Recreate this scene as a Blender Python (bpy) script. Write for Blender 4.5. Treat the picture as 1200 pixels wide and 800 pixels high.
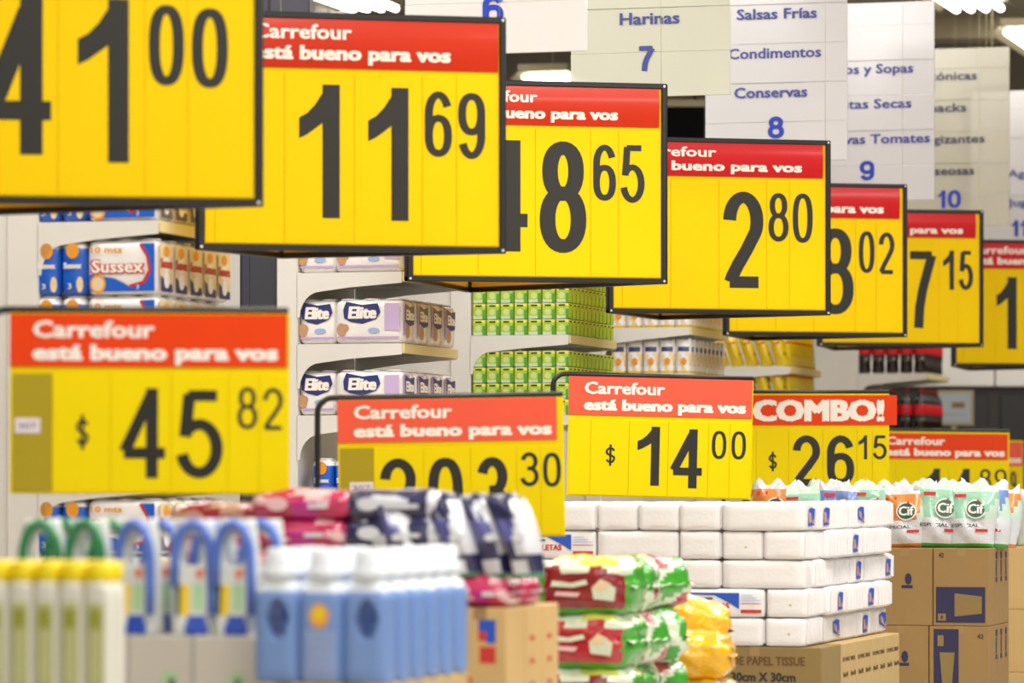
import bpy, math, random
from mathutils import Vector, Matrix
C = bpy.context.scene
for o in list(bpy.data.objects): bpy.data.objects.remove(o)

# ---------------------------------------------------------------- camera, light, exposure
F = 4800.0            # focal length in pixels of the 1200 px wide frame
EYE = 1.5
HOR = 569.0           # image row of the horizon
cam = bpy.data.objects.new('camera', bpy.data.cameras.new('camera'))
C.collection.objects.link(cam); C.camera = cam
cam.location = (0, 0, EYE); cam.rotation_euler = (math.pi/2, 0, 0)
cam.data.sensor_width = 36; cam.data.lens = F*36/1200
cam.data.shift_y = (HOR-400)/1200
cam.data.clip_end = 200
cam.data.dof.use_dof = True
cam.data.dof.focus_distance = 19.3
cam.data.dof.aperture_fstop = 2.9

w = bpy.data.worlds.new('world'); C.world = w; w.use_nodes = True
w.node_tree.nodes['Background'].inputs[0].default_value = (1.0, 0.985, 0.95, 1)
w.node_tree.nodes['Background'].inputs[1].default_value = 0.70
C.view_settings.view_transform = 'Standard'; C.view_settings.look = 'None'
C.view_settings.exposure = -0.12; C.view_settings.gamma = 1; C.view_settings.use_curve_mapping = False

TH = math.atan(1367/F)                 # direction of the row of shelving ends
CT, ST = math.cos(TH), math.sin(TH)

def area(x, y, z, sx, sy, power, rot=(0, 0, 0), col=(1.0, 0.975, 0.94)):
    l = bpy.data.lights.new('ceiling_light', 'AREA'); l.shape = 'RECTANGLE'
    l.size = sx; l.size_y = sy; l.energy = power; l.color = col
    o = bpy.data.objects.new('ceiling_light', l); C.collection.objects.link(o)
    o.location = (x, y, z); o.rotation_euler = rot
    return o
for (x, y, p) in ((-3.5, 3, 70), (2.5, 3, 190), (-4.5, 9.5, 80), (.3, 9.5, 240), (4.5, 10, 260), (-2.6, 15.5, 250), (2.2, 15, 250), (6.5, 16, 230),
                  (-.8, 20.5, 160), (4, 20.5, 180), (8, 23, 180), (2.5, 26, 110), (7, 29, 110), (4.5, 32, 150), (-1, 32, 120)):
    area(x, y, 5.35, 1.2, 4.0, p, (0, 0, -TH))

# ---------------------------------------------------------------- materials
def srgb(r, g, b):
    f = lambda c: (c/255/12.92) if c/255 <= .04045 else ((c/255+.055)/1.055)**2.4
    return (f(r), f(g), f(b), 1)
MATS = {}
def mat(name, rgb, rough=.5, noise=0., scale=8., metal=0., spec=.5, coat=0., trans=0., emit=0., bump=0., sub=None):
    m = bpy.data.materials.new(name); m.use_nodes = True
    nt = m.node_tree; b = nt.nodes['Principled BSDF']
    c = srgb(*rgb)
    b.inputs['Base Color'].default_value = c
    b.inputs['Roughness'].default_value = rough
    b.inputs['Metallic'].default_value = metal
    b.inputs['Specular IOR Level'].default_value = spec
    b.inputs['Coat Weight'].default_value = coat
    b.inputs['Coat Roughness'].default_value = .12
    if emit:
        b.inputs['Emission Color'].default_value = c; b.inputs['Emission Strength'].default_value = emit
    tc = nt.nodes.new('ShaderNodeTexCoord'); n = nt.nodes.new('ShaderNodeTexNoise')
    n.inputs['Scale'].default_value = scale; n.inputs['Detail'].default_value = 4
    nt.links.new(tc.outputs['Object'], n.inputs['Vector'])
    mx = nt.nodes.new('ShaderNodeMix'); mx.data_type = 'RGBA'; mx.blend_type = 'MULTIPLY'
    mx.inputs[0].default_value = 1.0
    mp = nt.nodes.new('ShaderNodeMapRange'); mp.inputs[3].default_value = 1-max(noise, .03); mp.inputs[4].default_value = 1.0+max(noise, .03)*.5
    nt.links.new(n.outputs['Fac'], mp.inputs[0])
    mx.inputs[6].default_value = c
    nt.links.new(mp.outputs[0], mx.inputs[7])
    nt.links.new(mx.outputs[2], b.inputs['Base Color'])
    if bump:
        bp = nt.nodes.new('ShaderNodeBump'); bp.inputs['Strength'].default_value = bump; bp.inputs['Distance'].default_value = .01
        n2 = nt.nodes.new('ShaderNodeTexNoise'); n2.inputs['Scale'].default_value = scale*3; n2.inputs['Detail'].default_value = 2
        nt.links.new(tc.outputs['Object'], n2.inputs['Vector'])
        nt.links.new(n2.outputs['Fac'], bp.inputs['Height']); nt.links.new(bp.outputs[0], b.inputs['Normal'])
    if trans:
        out = nt.nodes['Material Output']; ms = nt.nodes.new('ShaderNodeMixShader'); tr = nt.nodes.new('ShaderNodeBsdfTransparent')
        ms.inputs[0].default_value = trans
        nt.links.new(b.outputs[0], ms.inputs[1]); nt.links.new(tr.outputs[0], ms.inputs[2]); nt.links.new(ms.outputs[0], out.inputs[0])
    MATS[name] = m
    return m
mat('sign_yellow', (246, 204, 0), .5, spec=.12, coat=.02, noise=.04, scale=3)
mat('card_yellow', (247, 206, 0), .45, spec=.12, coat=.03, noise=.05, scale=2)
mat('lemon_yellow', (240, 214, 0), .45, spec=.12, coat=.03, noise=.04, scale=2)
mat('strip_yellow', (170, 150, 4), .4, noise=.06)
mat('header_red', (206, 46, 6), .32, spec=.25, coat=.2, noise=.06, scale=4)
mat('header_crimson', (206, 22, 28), .3, spec=.25, coat=.25, noise=.06, scale=4)
mat('header_coral', (242, 92, 66), .3, spec=.25, coat=.25, noise=.06, scale=4)
mat('header_orange', (232, 64, 0), .35, spec=.2, coat=.15, noise=.06, scale=4)
mat('letter_white', (250, 240, 230), .5)
mat('digit_black', (31, 29, 22), .5)
mat('frame_black', (30, 29, 30), .35)
mat('matt_black', (14, 14, 14), .9, spec=.1)
mat('bolt', (225, 225, 225), .3, metal=.6)
mat('board_lilac', (222, 220, 224), .22, trans=.13, coat=.6, noise=.03, scale=1)
mat('board_green', (222, 224, 208), .22, trans=.13, coat=.6, noise=.03, scale=1)
mat('board_beige', (206, 202, 184), .22, trans=.42, coat=.6, noise=.03, scale=1)
mat('board_white', (226, 224, 222), .22, trans=.08, coat=.6, noise=.03, scale=1)
mat('board_blue', (22, 56, 176), .4)
mat('board_indigo', (64, 74, 156), .4)
mat('board_navy', (50, 50, 80), .4)
mat('wire', (200, 195, 150), .4)
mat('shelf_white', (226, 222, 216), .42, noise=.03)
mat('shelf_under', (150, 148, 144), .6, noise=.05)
mat('rail_beige', (222, 206, 150), .5, noise=.05)
mat('body_dark', (58, 58, 66), .5, noise=.1)
mat('body_brown', (44, 36, 34), .5, noise=.15)
mat('column_dark', (66, 64, 78), .5, noise=.08)
mat('column_grey', (140, 132, 126), .6, noise=.06)
mat('wall_grey', (150, 142, 132), .8, noise=.08)
mat('ceiling_grey', (206, 198, 172), .85, noise=.08)
mat('beam', (150, 138, 112), .8, noise=.1)
mat('floor_tile', (196, 190, 180), .35, noise=.08)
mat('tube', (255, 250, 240), .5, emit=7)
mat('fixture', (150, 140, 110), .4, metal=.3)
mat('cardboard', (154, 122, 74), .8, noise=.1, scale=10, bump=.1)
mat('cardboard_light', (204, 170, 112), .8, noise=.1, scale=10, bump=.1)
mat('cardboard_mid', (186, 158, 104), .8, noise=.1, scale=10, bump=.1)
mat('cardboard_dull', (140, 116, 68), .8, noise=.1, scale=10, bump=.1)
mat('carton_white', (214, 208, 198), .7, noise=.06)
mat('tape', (160, 128, 82), .4, noise=.1)
mat('print_navy', (42, 38, 76), .6)
mat('print_brown', (96, 64, 42), .7)
mat('print_black', (48, 44, 42), .7)
mat('print_red', (200, 50, 44), .6)
mat('print_blue', (36, 84, 190), .5)
mat('wood', (176, 142, 96), .8, noise=.25, scale=14)
mat('paper_white', (236, 233, 233), .45, coat=.25, noise=.03, scale=20, bump=.15)
mat('film_white', (244, 240, 238), .25, coat=.6, noise=.04, scale=20, bump=.25)
mat('film_lilac', (204, 178, 220), .3, coat=.5)
mat('film_lilac_line', (196, 160, 214), .3, coat=.5)
mat('logo_navy', (44, 52, 118), .35, coat=.4)
mat('puppy_tan', (196, 150, 110), .5, noise=.2, scale=60)
mat('film_blue', (28, 96, 206), .28, coat=.6, bump=.15, scale=20)
mat('film_orange', (232, 156, 44), .4)
mat('film_peach', (236, 212, 172), .35, coat=.4, noise=.2, scale=30)
mat('logo_red', (204, 40, 44), .4)
mat('carton_green', (186, 212, 70), .4, noise=.25, scale=30)
mat('carton_lime', (222, 232, 90), .4, noise=.2, scale=30)
mat('carton_deep', (74, 164, 60), .4)
mat('carton_pale', (214, 236, 206), .4)
mat('carton_lid', (206, 226, 140), .4)
mat('snack_yellow', (232, 200, 10), .25, coat=.7, noise=.2, scale=20, bump=.4)
mat('snack_brown', (120, 84, 30), .4, noise=.3, scale=30)
mat('cola', (34, 16, 14), .12, coat=.8)
mat('cola_red', (214, 30, 40), .35)
mat('cola_clear', (130, 120, 104), .1, coat=.8, trans=.3)
mat('cap_red', (170, 30, 34), .4)
mat('jug_blue', (124, 158, 220), .35, coat=.3, noise=.08, scale=10)
mat('jug_light', (160, 184, 228), .35, coat=.3, noise=.06)
mat('jug_cap', (232, 238, 246), .4, noise=.02)
mat('label_lilac', (150, 170, 220), .4, noise=.1)
mat('sun_yellow', (250, 214, 40), .5)
mat('sun_orange', (248, 170, 70), .5)
mat('bottle_white', (232, 230, 218), .4, noise=.03)
mat('label_olive', (206, 208, 150), .45, noise=.12, scale=20)
mat('label_olive_dark', (164, 168, 60), .45, noise=.12, scale=20)
mat('cap_yellow', (246, 220, 10), .35, noise=.03)
mat('cap_orange', (240, 110, 30), .35)
mat('pouch_white', (228, 232, 228), .35, coat=.3, noise=.06, scale=12)
mat('pouch_blue', (92, 124, 214), .35, coat=.3)
mat('pouch_royal', (48, 84, 196), .35, coat=.3)
mat('pouch_green', (46, 138, 84), .35, coat=.3)
mat('pouch_deep', (30, 84, 84), .35, coat=.3)
mat('pouch_mint', (184, 222, 172), .35, coat=.3)
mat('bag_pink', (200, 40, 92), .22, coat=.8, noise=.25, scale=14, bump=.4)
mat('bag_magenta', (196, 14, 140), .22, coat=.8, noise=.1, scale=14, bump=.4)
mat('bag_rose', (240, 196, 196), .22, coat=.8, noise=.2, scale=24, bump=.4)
mat('bag_navy', (50, 50, 92), .22, coat=.8, noise=.25, scale=14, bump=.4)
mat('bag_violet', (92, 92, 160), .22, coat=.8, noise=.25, scale=14, bump=.4)
mat('bag_white', (222, 224, 230), .22, coat=.8, noise=.12, scale=24, bump=.4)
mat('bag_teal', (60, 150, 120), .22, coat=.8, noise=.1, scale=24, bump=.4)
mat('bag_crimson', (188, 36, 48), .22, coat=.8, noise=.2, scale=20, bump=.5)
mat('bag_dark_red', (146, 24, 36), .22, coat=.8, noise=.2, scale=20, bump=.5)
mat('bag_green', (70, 170, 50), .22, coat=.8, noise=.25, scale=20, bump=.5)
mat('bag_pale', (222, 232, 206), .22, coat=.8, noise=.2, scale=20, bump=.5)
mat('bag_lemon', (214, 218, 96), .22, coat=.8, noise=.2, scale=20, bump=.5)
mat('bag_amber', (250, 188, 20), .22, coat=.8, noise=.15, scale=20, bump=.5)
mat('bag_mint', (158, 212, 184), .25, coat=.7, noise=.2, scale=20, bump=.4)
mat('bag_mint_light', (206, 230, 214), .25, coat=.7, noise=.1, scale=20, bump=.4)
mat('bag_orange', (226, 140, 66), .25, coat=.7, noise=.2, scale=20, bump=.4)
mat('bag_sky', (124, 150, 214), .25, coat=.7, noise=.2, scale=20, bump=.4)
mat('badge_green', (36, 88, 74), .4)
mat('glass_grey', (150, 156, 160), .15, coat=.8)
mat('poster_line', (110, 112, 114), .5)
mat('price_tag', (226, 214, 214), .5)

# ---------------------------------------------------------------- mesh helpers
class MB:
    def __init__(s): s.v = []; s.f = []; s.m = []; s.sm = []
    def add(s, vs, fs, m, M=None, smooth=False):
        b = len(s.v)
        for v in vs:
            v = Vector(v)
            s.v.append(tuple(M @ v) if M else tuple(v))
        for i, f in enumerate(fs):
            s.f.append([b+k for k in f]); s.m.append(m[i] if isinstance(m, list) else m); s.sm.append(smooth)
        return s
    def box(s, x0, x1, y0, y1, z0, z1, m, M=None):
        vs = [(x, y, z) for z in (z0, z1) for y in (y0, y1) for x in (x0, x1)]
        return s.add(vs, [(0, 2, 3, 1), (4, 5, 7, 6), (0, 1, 5, 4), (2, 6, 7, 3), (0, 4, 6, 2), (1, 3, 7, 5)], m, M)
    def cbox(s, x0, x1, y0, y1, z0, z1, c, m, M=None):
        # chamfered box
        import itertools
        ctr = Vector(((x0+x1)/2, (y0+y1)/2, (z0+z1)/2)); h = Vector(((x1-x0)/2, (y1-y0)/2, (z1-z0)/2))
        vs = []; idx = {}
        for sx in (-1, 1):
            for sy in (-1, 1):
                for sz in (-1, 1):
                    for ax in range(3):
                        p = [sx*(h[0]-c), sy*(h[1]-c), sz*(h[2]-c)]
                        p[ax] = (sx, sy, sz)[ax]*h[ax]
                        idx[(sx, sy, sz, ax)] = len(vs); vs.append(ctr+Vector(p))
        fs = []
        def q(l): 
            a = [vs[i] for i in l]; n = (a[1]-a[0]).cross(a[2]-a[0]); g = sum(a, Vector())/len(a)-ctr
            fs.append(l if n.dot(g) > 0 else l[::-1])
        for ax in range(3):
            o1, o2 = [a for a in range(3) if a != ax]
            for sg in (-1, 1):
                l = []
                for (a, b) in ((-1, -1), (1, -1), (1, 1), (-1, 1)):
                    k = [0, 0, 0]; k[ax] = sg; k[o1] = a; k[o2] = b; l.append(idx[(*k, ax)])
                q(l)
            for a in (-1, 1):
                for b in (-1, 1):
                    k1 = [0, 0, 0]; k2 = [0, 0, 0]; k1[ax] = -1; k2[ax] = 1
                    for k in (k1, k2): k[o1] = a; k[o2] = b
                    q([idx[(*k1, o1)], idx[(*k2, o1)], idx[(*k2, o2)], idx[(*k1, o2)]])
        for sx in (-1, 1):
            for sy in (-1, 1):
                for sz in (-1, 1): q([idx[(sx, sy, sz, a)] for a in range(3)])
        return s.add(vs, fs, m, M)
    def tube(s, pts, r, m, n=8, caps=True):
        rings = []
        for i, p in enumerate(pts):
            p = Vector(p)
            d = (Vector(pts[min(i+1, len(pts)-1)])-Vector(pts[max(i-1, 0)])).normalized()
            a = Vector((0, 1, 0)) if abs(d.y) < .9 else Vector((1, 0, 0))
            u = d.cross(a).normalized(); v = d.cross(u)
            rings.append([p+u*r*math.cos(2*math.pi*k/n)+v*r*math.sin(2*math.pi*k/n) for k in range(n)])
        vs = [q for rg in rings for q in rg]; fs = []
        for i in range(len(pts)-1):
            for k in range(n):
                fs.append((i*n+k, i*n+(k+1) % n, (i+1)*n+(k+1) % n, (i+1)*n+k))
        if caps: fs.append(tuple(range(n))[::-1]); fs.append(tuple((len(pts)-1)*n+k for k in range(n)))
        return s.add(vs, fs, m, None, True)
    def lathe(s, prof, m, n=14, c=(0, 0), sx=1, sy=1, z0=0):
        vs = []; fs = []; mm = []
        for (r, z) in prof:
            for k in range(n): a = 2*math.pi*k/n; vs.append((c[0]+sx*r*math.cos(a), c[1]+sy*r*math.sin(a), z+z0))
        for i in range(len(prof)-1):
            for k in range(n):
                fs.append((i*n+k, i*n+(k+1) % n, (i+1)*n+(k+1) % n, (i+1)*n+k)); mm.append(m[i] if isinstance(m, list) else m)
        fs.append(tuple(range(n))[::-1]); mm.append(mm[0]); fs.append(tuple((len(prof)-1)*n+k for k in range(n))); mm.append(mm[-1])
        return s.add(vs, fs, mm, None, True)
    def mesh(s, name):
        me = bpy.data.meshes.new(name)
        me.from_pydata(s.v, [], s.f)
        names = list(dict.fromkeys(s.m)); ix = {n: i for i, n in enumerate(names)}
        for n in names: me.materials.append(MATS[n])
        me.polygons.foreach_set('material_index', [ix[n] for n in s.m])
        me.polygons.foreach_set('use_smooth', s.sm)
        me.validate(); me.update()
        return me
    def build(s, name, parent=None, loc=(0, 0, 0), rz=0):
        o = bpy.data.objects.new(name, s.mesh(name)); C.collection.objects.link(o)
        o.parent = parent; o.location = loc; o.rotation_euler = (0, 0, rz)
        return o
def empty(name, loc=(0, 0, 0), rz=0, label=None, cat=None, group=None):
    o = bpy.data.objects.new(name, None); C.collection.objects.link(o); o.empty_display_size = .1
    o.location = loc; o.rotation_euler = (0, 0, rz); tag(o, label, cat, group)
    return o
def tag(o, label=None, cat=None, group=None, kind=None):
    if label: o['label'] = label
    if cat: o['category'] = cat
    if group: o['group'] = group
    if kind: o['kind'] = kind
    return o
KIDS = {}
def copy_tree(o, parent=None):
    c = o.copy(); C.collection.objects.link(c); c.parent = parent
    for ch in list(o.children): copy_tree(ch, c)
    return c
def place(proto, used, loc, rot, label, group):
    o = copy_tree(proto) if used.get(proto.name) else proto
    used[proto.name] = True
    o.location = loc; o.rotation_euler = rot if isinstance(rot, tuple) else (0, 0, rot)
    o['label'] = label
    if group: o['group'] = group
    return o
USED = {}
def put(proto, loc, rot, label, group=None): return place(proto, USED, loc, rot, label, group)

def W(px, py, Z):    # the world point seen at a pixel at a given distance
    return Vector(((px-600)*Z/F, Z, EYE+(HOR-py)*Z/F))
def row(corner, u, v, z):   # a point in the rotated frame of the row: u towards the aisle, v along the row
    return (corner[0]+u*CT+v*ST, corner[1]-u*ST+v*CT, z)
ORD = 'first second third fourth fifth sixth seventh eighth ninth tenth eleventh twelfth thirteenth fourteenth'.split()
def frm(i, n, a='the left', b='the right'):
    if n == 1: return 'only one'
    if i == 0: return 'nearest '+a if False else 'first from '+a
    if i == n-1: return 'last towards '+b
    return ORD[i]+' from '+a

# ---------------------------------------------------------------- lettering
TCV = bpy.data.curves.new('lettering', 'FONT'); TOB = bpy.data.objects.new('lettering', TCV); TC = {}
def text_geo(s, off=0., res=2):
    k = (s, off)
    if k not in TC:
        TCV.body = s; TCV.offset = off; TCV.resolution_u = res
        me = bpy.data.meshes.new_from_object(TOB)
        TC[k] = ([(v.co.x, v.co.y) for v in me.vertices], [tuple(p.vertices) for p in me.polygons])
        bpy.data.meshes.remove(me)
    return TC[k]
def put_text(mb, s, x0, x1, zb, cap, y, m, off=.0, surf=None, axis='x', bold=0., shear=0.):
    """text spanning x0..x1, baseline zb, cap height cap, standing on the plane y (or on surf)"""
    vs, fs = text_geo(s, off)
    a = min(v[0] for v in vs); b = max(v[0] for v in vs); cs = cap/.69
    out = []
    for (tx, ty) in vs:
        X = x0+(tx-a)/(b-a)*(x1-x0)+shear*ty; Z = zb+ty*cs
        yy = surf(X, Z) if surf else y
        out.append((X, yy, Z) if axis == 'x' else (yy, X, Z))
    e = bold*cap
    for i, (dx, dz) in enumerate(((0, 0),) if not bold else ((-e, -e*.5), (e, -e*.5), (-e, e*.5), (e, e*.5), (0, 0))):
        if axis == 'x': mb.add([(a_+dx, b_-.00012*i, c_+dz) for a_, b_, c_ in out], fs, m)
        else: mb.add([(a_+.00012*i, b_+dx, c_+dz) for a_, b_, c_ in out], fs, m)

def el(cx, cy, rx, ry, a0, a1, n=18):
    return [(cx+rx*math.cos(math.radians(a0+(a1-a0)*i/n)), cy+ry*math.sin(math.radians(a0+(a1-a0)*i/n))) for i in range(n+1)]
def sel(cx, cy, rx, ry, n=36, e=2.5):
    out = []
    for i in range(n+1):
        a = 2*math.pi*i/n; c, s_ = math.cos(a), math.sin(a)
        out.append((cx+rx*math.copysign(abs(c)**(2/e), c), cy+ry*math.copysign(abs(s_)**(2/e), s_)))
    return out
GLY = {
 '0': [sel(.5, .5, .5, .5)],
 '2': [el(.5, .72, .5, .28, 178, -28, 20)+[(.62, .38), (.3, .2), (.1, .07), (.03, .0)], [(0, 0), (1.06, 0)]],
 '3': [el(.5, .755, .44, .245, 168, -62, 18)+[(.5, .525)], [(.36, .525), (.5, .525)]+el(.5, .265, .5, .265, 74, -168, 22)],
 '4': [[(.74, -.0), (.74, 1.0)], [(.70, .97), (.0, .27)], [(-.02, .25), (1.1, .25)]],
 '5': [[(.14, 1), (1.0, 1)], [(.17, 1.02), (.05, .47)], el(.47, .315, .53, .315, 146, -166, 22)],
 '6': [sel(.5, .3, .5, .3, 30, 2.3), el(.5, .68, .5, .32, 22, 180, 16)+[(0, .3)]],
 '7': [[(-.05, 1), (1.0, 1)], [(1.0, 1), (.78, .76), (.56, .5), (.42, .25), (.36, -.0)]],
 '8': [sel(.5, .765, .42, .235, 26, 2.2), sel(.5, .27, .5, .27, 30, 2.2)],
 '9': [sel(.5, .7, .5, .3, 30, 2.3), el(.5, .32, .5, .32, 202, 360, 16)+[(1, .7)]],
 '1': [[(1, -.0), (1, 1.0)], [(-.1, .70), (.35, .78), (.7, .89), (1.0, 1.02)]],
 '$': [el(.5, .66, .42, .20, 20, 200, 14)+[(.2, .56), (.5, .5), (.8, .44)]+el(.5, .34, .42, .20, 20, -160, 14), [(.5, 0), (.5, 1)]],
}
def digit(mb, ch, x0, x1, z0, z1, y, sw, m, sh=None):
    """one numeral filling the box x0..x1, z0..z1 with stroke sw"""
    sh = sh or sw*.82
    X0, X1, Z0, Z1 = x0+sw/2, x1-sw/2, z0+sh/2, z1-sh/2
    if X1 < X0: X1 = X0+.001
    if ch == '1':
        w_, h_ = x1-x0, z1-z0
        mb.box(x1-sw, x1, y-.0001, y+.0001, z0, z1, m)
        xe = 1-sw/w_*.8
        top = [(0, .75), (.3*xe, .785), (.6*xe, .85), (.85*xe, .93), (xe, 1.0)]
        bot = [(0, .595), (.3*xe, .625), (.6*xe, .67), (.85*xe, .71), (xe+.02, .75)]
        n = len(top); Q = [(x0+a*w_, y-.0003, z0+b*h_) for a, b in bot+top]
        mb.add(Q, [(i, i+1, n+i+1, n+i) for i in range(n-1)], m)
        return
    for pi_, path in enumerate(GLY[ch]):
        y = y-.00025
        P = [(X0+p[0]*(X1-X0), Z0+p[1]*(Z1-Z0)) for p in path]
        closed = len(P) > 12 and math.hypot(P[0][0]-P[-1][0], P[0][1]-P[-1][1]) < 1e-4
        if not closed and len(P) == 2 or ch in '147':
            # extend straight vertical ends to the edge of the box
            Q = []
            for i, p in enumerate(P):
                if i in (0, len(P)-1) and path[i][1] in (0.0, 1.0) and abs(path[i][0]-path[i-1 if i else 1][0]) < .15:
                    p = (p[0], p[1]+(sh/2 if path[i][1] == 1.0 else -sh/2))
                Q.append(p)
            P = Q
        n = len(P); L = []; R = []
        for i in range(n):
            a = P[i-1] if i > 0 else (P[-2] if closed else P[0]); b = P[i+1] if i < n-1 else (P[1] if closed else P[-1])
            dx, dz = b[0]-a[0], b[1]-a[1]; l = math.hypot(dx, dz) or 1
            nx, nz = -dz/l, dx/l
            k = 1/math.sqrt((nx/(sw/2))**2+(nz/(sh/2))**2)
            L.append((P[i][0]+nx*k, y, P[i][1]+nz*k)); R.append((P[i][0]-nx*k, y, P[i][1]-nz*k))
        mb.add(L+R, [(i, n+i, n+i+1, i+1) for i in range(n-1)], m)

# ---------------------------------------------------------------- soft shapes
def softbox(mb, w_, d, h, r, n=(8, 6, 6), bulge=.01, noise=.0, seed=0, matfn=None, m='paper_white', squash=0., smooth=True):
    """a rounded, slightly swollen package centred in x,y with its base at z=0"""
    rnd = random.Random(seed)
    ph = [rnd.uniform(0, 6.28) for _ in range(9)]
    key = {}; vs = []
    hx, hy, hz = w_/2, d/2, h/2
    def pt(a, b, c):
        k = (round(a, 4), round(b, 4), round(c, 4))
        if k in key: return key[k]
        p = Vector((a*hx, b*hy, c*hz))
        q = Vector((max(-hx+r, min(hx-r, p.x)), max(-hy+r, min(hy-r, p.y)), max(-hz+r, min(hz-r, p.z))))
        dlt = p-q
        if dlt.length > 1e-9: p = q+dlt.normalized()*r
        p.x += a*bulge*(1-b*b)*(1-c*c); p.y += b*bulge*(1-a*a)*(1-c*c)
        p.z += max(0, c)*bulge*(1-a*a)*(1-b*b)
        if squash: p.z *= 1-squash*(abs(a)**3)*.5*(1 if c > 0 else 0)
        if noise:
            s_ = noise*(math.sin(a*5+ph[0]+b*3)+math.sin(b*6+ph[1]+c*4)+math.sin(c*7+ph[2]+a*4)+.6*math.sin(a*13+ph[3]+c*9)+.6*math.sin(b*12+c*11+ph[4]))/3
            nn = Vector((a, b, max(c, 0))); 
            if nn.length > 0: p += nn.normalized()*s_
        p.z = max(-hz, p.z)
        key[k] = len(vs); vs.append((p.x, p.y, p.z+hz)); return key[k]
    def lin(k): return [-1+2*i/k for i in range(k+1)]
    A, B, D = lin(n[0]), lin(n[1]), lin(n[2])
    fs = []; ms = []
    def face(l, side):
        fs.append(l)
        if matfn:
            c = [sum(vs[i][t] for i in l)/4 for t in range(3)]
            ms.append(matfn(c[0]/hx, c[1]/hy, c[2]/h, side))
        else: ms.append(m)
    for i in range(n[0]):
        for k in range(n[2]):
            face([pt(A[i], -1, D[k]), pt(A[i+1], -1, D[k]), pt(A[i+1], -1, D[k+1]), pt(A[i], -1, D[k+1])], '-y')
            face([pt(A[i+1], 1, D[k]), pt(A[i], 1, D[k]), pt(A[i], 1, D[k+1]), pt(A[i+1], 1, D[k+1])], '+y')
    for j in range(n[1]):
        for k in range(n[2]):
            face([pt(1, B[j], D[k]), pt(1, B[j+1], D[k]), pt(1, B[j+1], D[k+1]), pt(1, B[j], D[k+1])], '+x')
            face([pt(-1, B[j+1], D[k]), pt(-1, B[j], D[k]), pt(-1, B[j], D[k+1]), pt(-1, B[j+1], D[k+1])], '-x')
    for i in range(n[0]):
        for j in range(n[1]):
            face([pt(A[i], B[j], 1), pt(A[i+1], B[j], 1), pt(A[i+1], B[j+1], 1), pt(A[i], B[j+1], 1)], '+z')
            face([pt(A[i], B[j+1], -1), pt(A[i+1], B[j+1], -1), pt(A[i+1], B[j], -1), pt(A[i], B[j], -1)], '-z')
    mb.add(vs, fs, ms, None, smooth)
    return mb
def sheet(mb, hw, h, th, nu=12, nv=14, matfn=None, m='paper_white', hole=None, wob=0., seed=0):
    """a closed body of two facing sheets: hw(v) half width, th(u,v) thickness, v from base 0 to top 1"""
    rnd = random.Random(seed); p1, p2, p3 = [rnd.uniform(0, 6.28) for _ in range(3)]
    vs = []
    for side in (-1, 1):
        for j in range(nv+1):
            for i in range(nu+1):
                u = -1+2*i/nu; v = j/nv
                t = th(u, v)/2
                t += wob*(math.sin(u*6+p1+v*5)+math.sin(v*11+p2+u*3))*.5*(1-u*u)*min(1, 6*v*(1-v)) if wob else 0
                vs.append((u*hw(v), side*max(t, .0012), v*h+(wob*1.2*math.sin(u*7+p3) if j == nv else 0)))
    N = (nu+1)*(nv+1); ix = lambda s, i, j: s*N+j*(nu+1)+i
    cells = {(i, j) for i in range(nu) for j in range(nv)}
    if hole: cells = {(i, j) for (i, j) in cells if not hole(-1+2*(i+.5)/nu, (j+.5)/nv)}
    fs = []; ms = []
    mf = matfn or (lambda u, v, s: m)
    for (i, j) in sorted(cells):
        u, v = -1+2*(i+.5)/nu, (j+.5)/nv
        fs.append((ix(0, i, j), ix(0, i+1, j), ix(0, i+1, j+1), ix(0, i, j+1))); ms.append(mf(u, v, 0))
        fs.append((ix(1, i+1, j), ix(1, i, j), ix(1, i, j+1), ix(1, i+1, j+1))); ms.append(mf(u, v, 1))
        for (di, dj, a, b) in ((-1, 0, (i, j+1), (i, j)), (1, 0, (i+1, j), (i+1, j+1)), (0, -1, (i, j), (i+1, j)), (0, 1, (i+1, j+1), (i, j+1))):
            if (i+di, j+dj) not in cells:
                fs.append((ix(0, *b), ix(0, *a), ix(1, *a), ix(1, *b))); ms.append(mf(u, v, 2))
    mb.add(vs, fs, ms, None, True)
    return mb
def patch(mb, poly, y, m, axis='x', fn=None):
    """flat print: polygon in x,z on the plane y"""
    if axis == 'x': mb.add([(a, fn(a, b) if fn else y, b) for a, b in poly], [tuple(range(len(poly)))], m)
    else: mb.add([(y, a, b) for a, b in poly], [tuple(range(len(poly)))], m)
def rect(x0, x1, z0, z1): return [(x0, z0), (x1, z0), (x1, z1), (x0, z1)]
def disc(cx, cz, rx, rz, n=16): return [(cx+rx*math.cos(2*math.pi*k/n), cz+rz*math.sin(2*math.pi*k/n)) for k in range(n)]

# ================================================================ the setting
def struct(o, name=None): o['kind'] = 'structure'; return o
struct(MB().box(-16, 22, -6, 42, -.1, 0, 'floor_tile').build('floor'))
cl = MB().box(-16, 22, -6, 42, 5.75, 5.85, 'ceiling_grey')
struct(cl.build('ceiling'))
bm_ = MB()
for k in range(4): bm_.box(-16, 22, 17.4+k*4.2, 17.75+k*4.2, 5.45, 5.75, 'beam')
struct(bm_.build('trim_1'))
struct(MB().box(-16, 22, 38, 38.2, 0, 5.75, 'wall_grey').build('wall_back'))
struct(MB().box(-16.2, -16, -6, 38.2, 0, 5.75, 'wall_grey').build('wall_left'))
struct(MB().box(22, 22.2, -6, 38.2, 0, 5.75, 'wall_grey').build('wall_right'))
# lower duct / downstand seen above the farthest boards
struct(MB().box(2, 16, 33.6, 34.0, 5.17, 5.36, 'beam').build('trim_2'))
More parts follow.
